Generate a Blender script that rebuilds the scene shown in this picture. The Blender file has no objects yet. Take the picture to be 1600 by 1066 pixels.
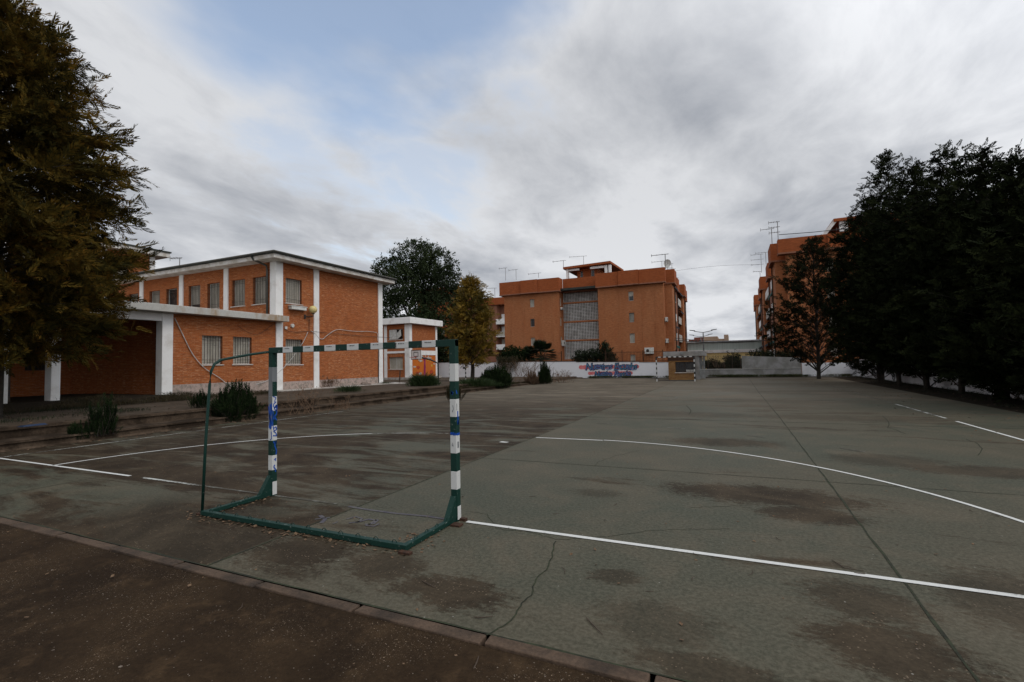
import bpy, math, random
import numpy as np
from mathutils import Vector, Matrix
R = math.radians
rnd = random.Random(7)
S = bpy.context.scene
COL = S.collection
V3 = lambda *a: np.array(a, float)

# ------------------------------------------------------------------ camera maths (surveyed from the photograph)
CAMC = V3(4.46733, -4.84758, 1.79155)
yaw, pitch, roll, FPX = -0.4290997, 0.0456812, -0.0201081, 755.894
FW = V3(math.sin(yaw)*math.cos(pitch), math.cos(yaw)*math.cos(pitch), math.sin(pitch))
_r = V3(math.cos(yaw), -math.sin(yaw), 0); _u = np.cross(_r, FW)
RT = _r*math.cos(roll)+_u*math.sin(roll); UP = -_r*math.sin(roll)+_u*math.cos(roll)
def ray(x, y): return FW+RT*(x-800)/FPX-UP*(y-533)/FPX
def pz(x, y, v=0.0): d = ray(x, y); return CAMC+d*(v-CAMC[2])/d[2]
def px(x, y, v): d = ray(x, y); return CAMC+d*(v-CAMC[0])/d[0]
def py(x, y, v): d = ray(x, y); return CAMC+d*(v-CAMC[1])/d[1]

# ------------------------------------------------------------------ node helper
class NT:
    def __init__(s, tree): s.t = tree; s.n = tree.nodes; s.l = tree.links
    def new(s, typ, **k):
        n = s.n.new(typ)
        for a, b in k.items(): setattr(n, a, b)
        return n
    def link(s, a, b): s.l.new(a, b)
    def setin(s, sock, v):
        if hasattr(v, 'is_output'): s.l.new(v, sock)
        elif v is not None: sock.default_value = v
    def math(s, op, a, b=None, c=None, clamp=False):
        n = s.new('ShaderNodeMath', operation=op, use_clamp=clamp)
        s.setin(n.inputs[0], a)
        if b is not None: s.setin(n.inputs[1], b)
        if c is not None: s.setin(n.inputs[2], c)
        return n.outputs[0]
    def mix(s, f, a, b, mode='MIX'):
        n = s.new('ShaderNodeMix', data_type='RGBA', blend_type=mode)
        s.setin(n.inputs[0], f)
        for i, v in ((6, a), (7, b)):
            if isinstance(v, tuple) and len(v) == 3: v = (*v, 1)
            s.setin(n.inputs[i], v)
        return n.outputs[2]
    def noise(s, vec, scale, detail=4, rough=.55, dist=0, out=0):
        n = s.new('ShaderNodeTexNoise')
        if vec is not None: s.link(vec, n.inputs['Vector'])
        n.inputs['Scale'].default_value = scale; n.inputs['Detail'].default_value = detail
        n.inputs['Roughness'].default_value = rough; n.inputs['Distortion'].default_value = dist
        return n.outputs[out]
    def ramp(s, fac, a, b, lo=0., hi=1.):
        n = s.new('ShaderNodeMapRange', clamp=True, interpolation_type='SMOOTHSTEP')
        s.setin(n.inputs[0], fac)
        for i, v in ((1, a), (2, b), (3, lo), (4, hi)): n.inputs[i].default_value = v
        return n.outputs[0]
    def mapping(s, vec, scale=(1, 1, 1), loc=(0, 0, 0), rot=(0, 0, 0)):
        n = s.new('ShaderNodeMapping'); s.link(vec, n.inputs[0])
        n.inputs[1].default_value = loc; n.inputs[2].default_value = rot; n.inputs[3].default_value = scale
        return n.outputs[0]

def base_mat(name):
    m = bpy.data.materials.new(name); m.use_nodes = True
    t = NT(m.node_tree); b = t.n['Principled BSDF']
    g = t.new('ShaderNodeNewGeometry')
    return m, t, b, g
MATS = {}
def plain(name, c1, c2=None, scale=3., rough=.8, bump=0., metal=0., fine=.12, rng=(.35, .65), stretch=(1, 1, 1), spec=.3):
    m, t, b, g = base_mat(name)
    pos = t.mapping(g.outputs['Position'], stretch)
    c2 = c2 or tuple(x*.65 for x in c1)
    f = t.ramp(t.noise(pos, scale, 6, .6, .2), rng[0], rng[1])
    col = t.mix(f, c1, c2)
    if fine:
        fn = t.noise(pos, scale*14, 3, .7)
        col = t.mix(fine*2, col, t.mix(fn, (0, 0, 0), (1, 1, 1)), 'OVERLAY')
    t.link(col, b.inputs['Base Color'])
    b.inputs['Roughness'].default_value = rough; b.inputs['Metallic'].default_value = metal
    b.inputs['Specular IOR Level'].default_value = spec
    if bump:
        bn = t.new('ShaderNodeBump'); bn.inputs['Strength'].default_value = bump; bn.inputs['Distance'].default_value = .02
        t.link(t.noise(pos, scale*10, 5, .7), bn.inputs['Height']); t.link(bn.outputs[0], b.inputs['Normal'])
    MATS[name] = m; return m

def brick_mat(name, c1, c2, mortar, bw=.25, bh=.075, ms=.009, patch=(.6, .6, .6), bias=0.0, pale=None, palef=.5, wash=.35):
    m, t, b, g = base_mat(name)
    sp = t.new('ShaderNodeSeparateXYZ'); t.link(g.outputs['Position'], sp.inputs[0])
    sn = t.new('ShaderNodeSeparateXYZ'); t.link(g.outputs['True Normal'], sn.inputs[0])
    sel = t.math('GREATER_THAN', t.math('ABSOLUTE', sn.outputs[0]), .5)
    u = t.math('ADD', t.math('MULTIPLY', sel, sp.outputs[1]), t.math('MULTIPLY', t.math('SUBTRACT', 1, sel), sp.outputs[0]))
    cb = t.new('ShaderNodeCombineXYZ'); t.link(u, cb.inputs[0]); t.link(sp.outputs[2], cb.inputs[1])
    br = t.new('ShaderNodeTexBrick'); t.link(cb.outputs[0], br.inputs['Vector'])
    br.inputs['Color1'].default_value = (*c1, 1); br.inputs['Color2'].default_value = (*c2, 1); br.inputs['Mortar'].default_value = (*mortar, 1)
    br.inputs['Scale'].default_value = 1; br.inputs['Mortar Size'].default_value = ms; br.inputs['Mortar Smooth'].default_value = .2
    br.inputs['Bias'].default_value = bias; br.inputs['Brick Width'].default_value = bw; br.inputs['Row Height'].default_value = bh
    col = br.outputs[0]
    rowv = t.noise(t.mapping(cb.outputs[0], (1.2, 13.3, 1)), 1.0, 3, .7)
    col = t.mix(t.ramp(rowv, .42, .62, 0, .45), col, tuple(x*.55 for x in c1))
    if pale:   # weathered pale bricks in irregular streaks
        pv = t.mapping(cb.outputs[0], (2.2, 11, 1))
        pf = t.math('MULTIPLY', t.ramp(t.noise(pv, 1.6, 5, .8), .52, .62), t.ramp(t.noise(cb.outputs[0], .35, 3), .3, .55))
        col = t.mix(t.math('MULTIPLY', pf, palef), col, pale)
    st = t.ramp(t.noise(t.mapping(cb.outputs[0], (1, .35, 1)), .7, 5, .6), .35, .7)
    col = t.mix(t.math('MULTIPLY', st, wash), col, tuple(x*y for x, y in zip(c1, patch)))
    col = t.mix(.55, col, t.mix(t.noise(t.mapping(cb.outputs[0], (.5, 1.6, 1)), 5, 6, .75), (0, 0, 0), (1, 1, 1)), 'OVERLAY')
    t.link(col, b.inputs['Base Color']); b.inputs['Roughness'].default_value = .9; b.inputs['Specular IOR Level'].default_value = .15
    bn = t.new('ShaderNodeBump'); bn.inputs['Strength'].default_value = .4; bn.inputs['Distance'].default_value = .01
    t.link(br.outputs[1], bn.inputs['Height']); bn.invert = True; t.link(bn.outputs[0], b.inputs['Normal'])
    MATS[name] = m; return m

def leaf_mat(name, cols, rough=.6, scale=.6, trans=.15):
    m, t, b, g = base_mat(name)
    cr = t.new('ShaderNodeValToRGB'); el = cr.color_ramp.elements
    while len(el) < len(cols): el.new(.5)
    for i, c in enumerate(cols): el[i].position = i/(len(cols)-1); el[i].color = (*c, 1)
    f = t.math('ADD', t.math('MULTIPLY', g.outputs['Random Per Island'], .45), t.math('MULTIPLY', t.ramp(t.noise(g.outputs['Position'], scale, 3), .3, .7), .6), clamp=True)
    t.link(f, cr.inputs[0]); t.link(cr.outputs[0], b.inputs['Base Color'])
    b.inputs['Roughness'].default_value = rough; b.inputs['Specular IOR Level'].default_value = .05 if rough >= .9 else .15
    b.inputs['Transmission Weight'].default_value = 0
    if trans:
        tr = t.new('ShaderNodeBsdfTranslucent'); t.link(cr.outputs[0], tr.inputs[0])
        mx = t.new('ShaderNodeMixShader'); mx.inputs[0].default_value = trans
        t.link(b.outputs[0], mx.inputs[1]); t.link(tr.outputs[0], mx.inputs[2]); t.link(mx.outputs[0], t.n['Material Output'].inputs[0])
    MATS[name] = m; return m

# palette -------------------------------------------------------------
brick_mat('school_brick', (.38, .112, .030), (.27, .070, .020), (.32, .16, .085), pale=(.52, .29, .165), palef=.75, patch=(.72, .62, .6))
brick_mat('flat_brick', (.42, .155, .060), (.33, .112, .042), (.26, .13, .07), pale=(.42, .23, .13), palef=.6, patch=(.68, .6, .6), wash=.5)
brick_mat('parapet_brick', (.34, .090, .028), (.27, .068, .022), (.20, .075, .035), patch=(.7, .65, .6), wash=.4)
brick_mat('pink_brick', (.29, .125, .078), (.24, .10, .06), (.24, .13, .08), wash=.3)
brick_mat('yellow_brick', (.27, .14, .05), (.15, .065, .024), (.20, .13, .07), bw=.3, bh=.1, ms=.015, pale=(.5, .32, .14))
plain('white_paint', (.74, .73, .71), (.56, .53, .49), 1.5, .75, .1, rng=(.45, .8))
plain('lattice_white', (.62, .60, .57), (.42, .40, .37), 1.5, .85)
plain('wall_paint', (.66, .66, .68), (.50, .50, .51), .8, .85, .2, rng=(.5, .8), fine=.06)
plain('grey_wall', (.27, .265, .26), (.17, .165, .15), 1.2, .85, .2)
plain('plinth_render', (.40, .31, .27), (.20, .175, .145), 6, .95, .8, rng=(.4, .7), fine=.4)
plain('slab_concrete', (.42, .41, .38), (.28, .185, .10), 1.1, .85, .2, rng=(.5, .72), stretch=(1, 1, .5))
plain('dark_gutter', (.05, .055, .05), (.09, .08, .065), 3, .6)
plain('soffit', (.55, .53, .50), (.38, .34, .29), 2, .8)
plain('shutter', (.42, .39, .33), (.30, .28, .23), 2.5, .6, stretch=(1, 1, .4))
plain('iron', (.03, .028, .028), (.06, .035, .02), 6, .6)
plain('dark_glass', (.018, .018, .02), (.04, .04, .04), 2, .2, spec=.5)
plain('white_plastic', (.6, .6, .57), (.45, .44, .4), 5, .5)
plain('globe', (.60, .50, .22), (.52, .42, .18), 4, .35)
plain('cable_white', (.55, .53, .5), None, 4, .6)
plain('cable_dark', (.03, .03, .03), None, 4, .7)
plain('roof_sheet', (.04, .045, .038), (.022, .023, .02), 1.5, .8)
plain('antenna_metal', (.22, .22, .22), (.12, .1, .09), 5, .5, metal=.3)
plain('bark', (.03, .023, .017), (.015, .012, .009), 6, .95, .6)
plain('dry_stem', (.16, .10, .06), (.09, .055, .035), 6, .9)
plain('roof_pale', (.55, .56, .56), None, 3, .5)
plain('steel_grey', (.20, .21, .21), (.12, .12, .12), 3, .5)
plain('sheet_green', (.46, .52, .48), (.36, .41, .38), 1, .6, stretch=(8, 8, .1))
plain('yellow_wall', (.85, .66, .30), (.75, .56, .24), .6, .8)
plain('tan_wall', (.36, .25, .18), (.28, .19, .13), .2, .8)
plain('red_wall', (.22, .07, .045), None, .4, .8)
plain('awning_green', (.01, .09, .075), None, 2, .8)
plain('awning_dark', (.015, .018, .025), None, 2, .8)
plain('terracotta', (.35, .11, .05), None, 5, .8)
plain('rust', (.055, .024, .012), (.03, .015, .009), 30, .9)
plain('orange_wall', (.50, .13, .014), (.42, .10, .012), 1.2, .85, rng=(.3, .8))
plain('hoop_red', (.45, .03, .01), None, 5, .5)
plain('black_paint', (.015, .015, .015), (.03, .03, .03), 5, .5)
plain('gate_grey', (.30, .31, .31), None, 3, .6)
plain('faded_dark', (.06, .055, .07), (.09, .085, .085), 9, .95)
plain('mur_blue', (.06, .19, .28), (.12, .14, .32), 2.2, .8)
plain('mur_dark', (.02, .018, .05), None, 3, .8)
plain('mur_pink', (.55, .12, .12), (.6, .2, .2), 3, .8)
plain('art_purple', (.28, .02, .10), None, 3, .8)
plain('art_grey', (.34, .30, .28), (.5, .46, .42), 9, .8)
plain('art_ochre', (.6, .35, .06), None, 3, .8)
plain('art_red', (.42, .06, .02), None, 3, .8)
plain('dead_leaf', (.075, .042, .022), (.14, .09, .052), 30, .9)
plain('twig', (.07, .05, .035), None, 30, .9)
plain('pebble', (.20, .165, .13), (.08, .06, .045), 40, .9)
plain('grey_fur_rubbish', (.14, .10, .08), (.25, .21, .18), 20, .9)
plain('blue_plastic', (.01, .025, .06), None, 20, .5)

def goal_paint(name, c, chip, amt):
    m, t, b, g = base_mat(name)
    pos = g.outputs['Position']
    n1 = t.ramp(t.noise(pos, 26, 6, .7, .4), .62-amt, .68-amt)
    st = t.ramp(t.noise(t.mapping(pos, (40, 40, 7)), 1, 4, .6), .62, .75)
    col = t.mix(t.math('MULTIPLY', st, .5), c, tuple(x*.6 for x in c))
    col = t.mix(n1, col, chip)
    t.link(col, b.inputs['Base Color']); b.inputs['Roughness'].default_value = .55; b.inputs['Specular IOR Level'].default_value = .25
    bn = t.new('ShaderNodeBump'); bn.inputs['Strength'].default_value = .35; bn.inputs['Distance'].default_value = .004
    t.link(t.noise(pos, 45, 4, .6), bn.inputs['Height']); t.link(bn.outputs[0], b.inputs['Normal'])
    MATS[name] = m
goal_paint('goal_green', (.003, .026, .019), (.22, .24, .22), .0)
goal_paint('goal_white', (.50, .50, .48), (.10, .12, .11), -.005)
goal_paint('goal_primer', (.15, .155, .16), (.4, .4, .4), -.03)
goal_paint('goal_blue', (.006, .06, .32), (.3, .4, .5), -.05)

# ------------------------------------------------------------------ court surface
def court_mat():
    m, t, b, g = base_mat('court_concrete')
    pos = g.outputs['Position']
    sp = t.new('ShaderNodeSeparateXYZ'); t.link(pos, sp.inputs[0]); X, Y = sp.outputs[0], sp.outputs[1]
    big = t.noise(pos, .22, 5, .6, .4)
    med = t.noise(pos, 1.1, 7, .68, .6)
    mpos = t.mapping(pos, (.4, 1.7, 1), rot=(0, 0, R(-6)))
    str_ = t.noise(mpos, .8, 7, .66, .8)
    fine = t.noise(pos, 28, 5, .75)
    fw = t.noise(t.mapping(pos, (.7, 1.5, 1)), 11, 7, .85)
    green = t.mix(t.ramp(big, .35, .65), (.047, .051, .036), (.066, .059, .040))
    green = t.mix(t.ramp(med, .4, .75), green, (.082, .070, .048))
    green = t.mix(t.math('MULTIPLY', t.ramp(fine, .4, .6), .25), green, (.11, .10, .075))
    brown = t.mix(t.ramp(med, .35, .7), (.021, .014, .008), (.050, .036, .022))
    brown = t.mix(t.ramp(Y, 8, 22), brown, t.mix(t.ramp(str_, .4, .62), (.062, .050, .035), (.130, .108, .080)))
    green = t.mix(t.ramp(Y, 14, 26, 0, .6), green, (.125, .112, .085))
    # older dirtier slabs: left of the long joint
    left = t.ramp(X, .0, .06, 1, 0)
    th = t.math('ADD', t.math('MULTIPLY', left, .115), t.math('MULTIPLY', t.ramp(Y, 4, 24), .095))
    dv = t.math('ADD', t.math('ADD', t.math('MULTIPLY', str_, .65), t.math('MULTIPLY', big, .35)), th)
    dv = t.math('ADD', dv, t.math('MULTIPLY', t.math('SUBTRACT', fw, .5), .16))
    dirt = t.ramp(dv, .55, .65)
    # dark corner slab behind the goal
    cor = t.math('MULTIPLY', t.ramp(X, -.03, .06, 1, 0), t.math('MULTIPLY', t.ramp(Y, -1.0, .1, 1, 0), t.ramp(X, -3.6, -2.2, 0, 1)))
    dirt = t.math('MAXIMUM', dirt, t.math('MULTIPLY', cor, .88))
    # moss and silt patches where water stands
    wob = t.noise(pos, 2.2, 7, .75, .5)
    w = t.math('ADD', t.math('MULTIPLY', wob, 1.3), t.math('MULTIPLY', fw, 3.0))
    for (cx, cy, rx, ry, k) in ((4.75, 2.35, 1.25, .5, 1), (5.2, 1.65, .55, .35, 1), (5.25, -.5, .38, .33, .8), (5.28, -1.15, .45, .36, 1),
                                (2.35, -1.5, .5, .26, 1), (1.55, -1.3, .42, .3, .9), (.55, -1.35, .55, .45, 1), (3.5, -.75, .22, .16, .7),
                                (4.2, 6.6, 1.1, .55, .8), (6.8, 5.4, .9, .6, .6), (7.9, 4.9, 1.2, .45, .8), (6.3, -.1, .5, .6, .7), (2.7, 1.7, .35, .2, .5),
                                (3.9, -1.35, .4, .3, .5), (4.3, -1.8, .5, .16, .8), (2.4, 12, 3, .9, .5), (7.3, 12, 2.4, .8, .6), (5.5, 18, 3.2, 1.2, .7), (8, 24, 3, 2, .7), (1.5, 27, 5, 1.4, .6), (4, 33, 8, 2.0, .7)):
        dx = t.math('MULTIPLY', t.math('SUBTRACT', X, cx), 1/rx); dy = t.math('MULTIPLY', t.math('SUBTRACT', Y, cy), 1/ry)
        d = t.math('SQRT', t.math('ADD', t.math('MULTIPLY', dx, dx), t.math('MULTIPLY', dy, dy)))
        v = t.math('ADD', d, t.math('SUBTRACT', 2.15, w))
        dirt = t.math('MAXIMUM', dirt, t.ramp(v, .72, 1.2, k*.9, 0))
    dab = t.ramp(t.noise(t.mapping(pos, (.6, 1.9, 1), (3, 1, 0)), 2.6, 9, .82), .60, .68, 0, .55)
    dirt = t.math('MAXIMUM', dirt, dab)
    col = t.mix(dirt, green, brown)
    # bare gravelly freckles inside the dirt
    vo = t.new('ShaderNodeTexVoronoi'); t.link(pos, vo.inputs['Vector']); vo.inputs['Scale'].default_value = 38
    fr = t.math('MULTIPLY', t.ramp(vo.outputs['Distance'], .16, .26, 1, 0), t.ramp(t.noise(pos, 6, 3), .45, .6))
    sc = t.new('ShaderNodeSeparateColor'); t.link(vo.outputs['Color'], sc.inputs[0])
    fr = t.math('MULTIPLY', fr, t.math('GREATER_THAN', sc.outputs[0], .4))
    col = t.mix(t.math('MULTIPLY', t.math('MULTIPLY', fr, dirt), .8), col, (.19, .145, .10))
    # pale chalky flecks
    vo2 = t.new('ShaderNodeTexVoronoi'); t.link(pos, vo2.inputs['Vector']); vo2.inputs['Scale'].default_value = 11
    sc2 = t.new('ShaderNodeSeparateColor'); t.link(vo2.outputs['Color'], sc2.inputs[0])
    fl = t.math('MULTIPLY', t.ramp(vo2.outputs['Distance'], .05, .09, 1, 0), t.math('GREATER_THAN', sc2.outputs[1], .82))
    col = t.mix(t.math('MULTIPLY', fl, .55), col, (.3, .29, .26))
    col = t.mix(.7, col, t.mix(fine, (0, 0, 0), (1, 1, 1)), 'OVERLAY')
    t.link(col, b.inputs['Base Color'])
    t.link(t.math('ADD', t.math('MULTIPLY', dirt, .15), .62), b.inputs['Roughness'])
    b.inputs['Specular IOR Level'].default_value = .10
    bn = t.new('ShaderNodeBump'); bn.inputs['Strength'].default_value = .5; bn.inputs['Distance'].default_value = .006
    t.link(t.math('ADD', fine, t.math('MULTIPLY', fr, .6)), bn.inputs['Height']); t.link(bn.outputs[0], b.inputs['Normal'])
    MATS['court'] = m
court_mat()

def line_mat(name, wear, c=(.60, .60, .58), under=(.085, .085, .07)):
    m, t, b, g = base_mat(name)
    pos = g.outputs['Position']
    n = t.math('ADD', t.math('MULTIPLY', t.noise(pos, 14, 6, .8), .6), t.math('MULTIPLY', t.noise(pos, 1.7, 4, .6), .5))
    f = t.ramp(n, wear-.07, wear+.07, 0, 1)
    col = t.mix(f, under, c)
    col = t.mix(.2, col, t.mix(t.noise(pos, 30, 4, .7), (0, 0, 0), (1, 1, 1)), 'OVERLAY')
    t.link(col, b.inputs['Base Color']); b.inputs['Roughness'].default_value = .7; b.inputs['Specular IOR Level'].default_value = .2
    MATS[name] = m
line_mat('line_fresh', .43, c=(.52, .52, .50))
line_mat('line_worn', .54, c=(.42, .43, .40), under=(.045, .038, .028))
line_mat('line_faint', .60, c=(.17, .17, .15), under=(.055, .048, .036))

def gravel_mat(name, a, b_, fleck, dens=.5, s=30):
    m, t, b, g = base_mat(name)
    pos = g.outputs['Position']
    col = t.mix(t.ramp(t.noise(pos, .8, 7, .68, .4), .35, .65), a, b_)
    col = t.mix(t.ramp(t.noise(pos, 3.5, 5, .7), .5, .75), col, tuple(x*1.5 for x in b_))
    f_ = None
    for sc_, th in ((s, dens), (s*2.3, dens-.1)):
        vo = t.new('ShaderNodeTexVoronoi'); t.link(pos, vo.inputs['Vector']); vo.inputs['Scale'].default_value = sc_
        sc = t.new('ShaderNodeSeparateColor'); t.link(vo.outputs['Color'], sc.inputs[0])
        f = t.math('MULTIPLY', t.ramp(vo.outputs['Distance'], .14, .26, 1, 0), t.math('GREATER_THAN', sc.outputs[0], th))
        f = t.math('MULTIPLY', f, t.math('MULTIPLY', t.ramp(t.noise(pos, 1.6, 4), .4, .65), sc.outputs[1]))
        f_ = f if f_ is None else t.math('MAXIMUM', f_, f)
    col = t.mix(f_, col, fleck)
    fine = t.noise(pos, 40, 5, .8)
    col = t.mix(.85, col, t.mix(fine, (0, 0, 0), (1, 1, 1)), 'OVERLAY')
    t.link(col, b.inputs['Base Color']); b.inputs['Roughness'].default_value = .9; b.inputs['Specular IOR Level'].default_value = .08
    bn = t.new('ShaderNodeBump'); bn.inputs['Strength'].default_value = .8; bn.inputs['Distance'].default_value = .008
    t.link(t.math('ADD', fine, f_), bn.inputs['Height']); t.link(bn.outputs[0], b.inputs['Normal'])
    MATS[name] = m
gravel_mat('yard_asphalt', (.018, .011, .006), (.034, .021, .011), (.24, .18, .125), .3, s=46)
gravel_mat('terrace_ground', (.046, .034, .024), (.070, .054, .040), (.16, .14, .12), .85)
gravel_mat('soil', (.012, .009, .006), (.022, .016, .010), (.12, .10, .08), .9)
plain('kerb_stone', (.080, .052, .034), (.026, .018, .012), 2.6, .9, .6, rng=(.35, .7), fine=.35)
plain('step_concrete', (.068, .048, .033), (.026, .018, .012), 1.6, .9, .6, rng=(.4, .6), fine=.4, spec=.08)
plain('joint_dark', (.015, .016, .010), (.03, .036, .018), 8, 1)
plain('white_footing', (.42, .40, .37), (.26, .23, .2), 3, .9, .3)

leaf_mat('leaf_ochre', [(.012, .012, .004), (.030, .025, .006), (.078, .051, .009), (.125, .062, .010)], scale=.8, rough=.9)
leaf_mat('leaf_yellow', [(.03, .03, .008), (.09, .065, .012), (.20, .125, .016), (.16, .08, .012)], scale=.7)
leaf_mat('leaf_broad', [(.009, .014, .005), (.018, .028, .009), (.034, .048, .014)], scale=.3)
leaf_mat('leaf_cypress', [(.004, .006, .002), (.008, .011, .004), (.020, .024, .008)], rough=1, trans=0, scale=.6)
leaf_mat('leaf_pine', [(.005, .006, .003), (.009, .011, .005), (.018, .017, .007)], rough=1, trans=0, scale=.6)
leaf_mat('leaf_oleander', [(.006, .010, .004), (.012, .022, .008), (.026, .040, .014)], rough=.9, scale=3)
leaf_mat('leaf_shrub', [(.005, .008, .004), (.010, .016, .006), (.022, .032, .010)], scale=2)
leaf_mat('leaf_grass', [(.016, .020, .006), (.03, .04, .012), (.065, .055, .024)], scale=2)
leaf_mat('leaf_tuft', [(.012, .022, .008), (.024, .042, .015), (.042, .058, .02)], scale=2)
leaf_mat('leaf_dry', [(.08, .05, .03), (.14, .09, .055), (.10, .045, .03)], scale=2)
leaf_mat('leaf_drooping', [(.016, .015, .006), (.034, .028, .012), (.062, .044, .022)], scale=2)

# ------------------------------------------------------------------ mesh builder
class MB:
    def __init__(s): s.v = []; s.f = []; s.m = []
    def quad(s, a, b, c, d, mi=0):
        i = len(s.v); s.v += [tuple(map(float, p)) for p in (a, b, c, d)]; s.f.append((i, i+1, i+2, i+3)); s.m.append(mi); return s
    def poly(s, pts, mi=0):
        i = len(s.v); s.v += [tuple(map(float, p)) for p in pts]; s.f.append(tuple(range(i, i+len(pts)))); s.m.append(mi); return s
    def box(s, x0, x1, y0, y1, z0, z1, mi=0):
        return s.hexa([(x0, y0, z0), (x1, y0, z0), (x1, y1, z0), (x0, y1, z0), (x0, y0, z1), (x1, y0, z1), (x1, y1, z1), (x0, y1, z1)], mi)
    def hexa(s, p, mi=0):
        i = len(s.v); s.v += [tuple(map(float, q)) for q in p]
        for j, f in enumerate(((3, 2, 1, 0), (4, 5, 6, 7), (0, 1, 5, 4), (1, 2, 6, 5), (2, 3, 7, 6), (3, 0, 4, 7))):
            s.f.append(tuple(i+k for k in f)); s.m.append(mi[j] if isinstance(mi, (list, tuple)) else mi)
        return s
    def bar(s, a, b, w, h=None, up=(0, 0, 1), mi=0):
        a, b = V3(*a), V3(*b); h = h or w; d = b-a; d /= np.linalg.norm(d); up = V3(*up)
        sd = np.cross(d, up)
        if np.linalg.norm(sd) < 1e-3: sd = np.cross(d, V3(1, 0, 0))
        sd /= np.linalg.norm(sd); u = np.cross(sd, d)
        q = []
        for p in (a, b):
            q.append([p-sd*w/2-u*h/2, p+sd*w/2-u*h/2, p+sd*w/2+u*h/2, p-sd*w/2+u*h/2])
        return s.hexa([q[0][0], q[0][1], q[1][1], q[1][0], q[0][3], q[0][2], q[1][2], q[1][3]], mi)
    def tube(s, pts, r, seg=6, mi=0, caps=True):
        pts = [V3(*p) for p in pts]; n = len(pts); rr = r if isinstance(r, (list, tuple)) else [r]*n
        base = len(s.v); ref = V3(0, 0, 1)
        for i, p in enumerate(pts):
            d = pts[min(i+1, n-1)]-pts[max(i-1, 0)]; d /= (np.linalg.norm(d)+1e-9)
            a = np.cross(d, ref)
            if np.linalg.norm(a) < .1: a = np.cross(d, V3(0, 1, 0))
            a /= np.linalg.norm(a); b = np.cross(d, a)
            for k in range(seg):
                th = 2*math.pi*k/seg; q = p+rr[i]*(a*math.cos(th)+b*math.sin(th)); s.v.append(tuple(q))
        for i in range(n-1):
            for k in range(seg):
                k2 = (k+1) % seg
                s.f.append((base+i*seg+k, base+i*seg+k2, base+(i+1)*seg+k2, base+(i+1)*seg+k)); s.m.append(mi)
        if caps:
            s.f.append(tuple(base+k for k in range(seg))); s.m.append(mi)
            s.f.append(tuple(base+(n-1)*seg+k for k in range(seg))); s.m.append(mi)
        return s
    def ball(s, c, r, nu=16, nv=10, mi=0, sq=1.):
        base = len(s.v)
        for j in range(nv+1):
            ph = math.pi*j/nv
            for i in range(nu):
                th = 2*math.pi*i/nu; s.v.append((c[0]+r*math.sin(ph)*math.cos(th), c[1]+r*math.sin(ph)*math.sin(th), c[2]+r*sq*math.cos(ph)))
        for j in range(nv):
            for i in range(nu):
                s.f.append((base+j*nu+i, base+j*nu+(i+1) % nu, base+(j+1)*nu+(i+1) % nu, base+(j+1)*nu+i)); s.m.append(mi)
        return s
    def build(s, name, mats, parent=None, smooth=False, bevel=0):
        me = bpy.data.meshes.new(name)
        off = V3(*parent_world(parent)) if parent else V3(0, 0, 0)
        me.from_pydata([tuple(V3(*v)-off) for v in s.v], [], s.f)
        mats = mats if isinstance(mats, (list, tuple)) else [mats]
        for q in mats: me.materials.append(MATS[q])
        if len(mats) > 1: me.polygons.foreach_set('material_index', s.m)
        if smooth: me.polygons.foreach_set('use_smooth', [True]*len(me.polygons))
        me.update()
        o = bpy.data.objects.new(name, me); COL.objects.link(o)
        if parent: o.parent = parent
        if bevel:
            b = o.modifiers.new('bevel', 'BEVEL'); b.width = bevel; b.segments = 2; b.limit_method = 'ANGLE'
        return o
def parent_world(p):
    l = V3(*p.location)
    while p.parent: p = p.parent; l = l+V3(*p.location)
    return l
def tag(o, label=None, cat=None, group=None, kind=None):
    if label: o['label'] = label
    if cat: o['category'] = cat
    if group: o['group'] = group
    if kind: o['kind'] = kind
    return o
def thing(name, loc, label, cat, group=None):
    o = bpy.data.objects.new(name, None); COL.objects.link(o); o.location = tuple(map(float, loc)); o.empty_display_size = .3
    return tag(o, label, cat, group)
def mesh_np(name, verts, nper, mat, parent=None):
    """many faces of nper verts each; verts (N*nper,3)"""
    verts = np.asarray(verts, np.float32).reshape(-1, 3)
    if parent is not None: verts = verts-parent_world(parent).astype(np.float32)
    n = len(verts); nf = n//nper
    me = bpy.data.meshes.new(name); me.vertices.add(n); me.vertices.foreach_set('co', verts.ravel())
    me.loops.add(n); me.loops.foreach_set('vertex_index', np.arange(n, dtype=np.int32))
    me.polygons.add(nf); me.polygons.foreach_set('loop_start', np.arange(0, n, nper, dtype=np.int32))
    me.polygons.foreach_set('loop_total', np.full(nf, nper, dtype=np.int32))
    me.update(calc_edges=True); me.validate()
    me.materials.append(MATS[mat])
    o = bpy.data.objects.new(name, me); COL.objects.link(o)
    if parent is not None: o.parent = parent
    return o
NR = np.random.RandomState(11)

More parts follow.
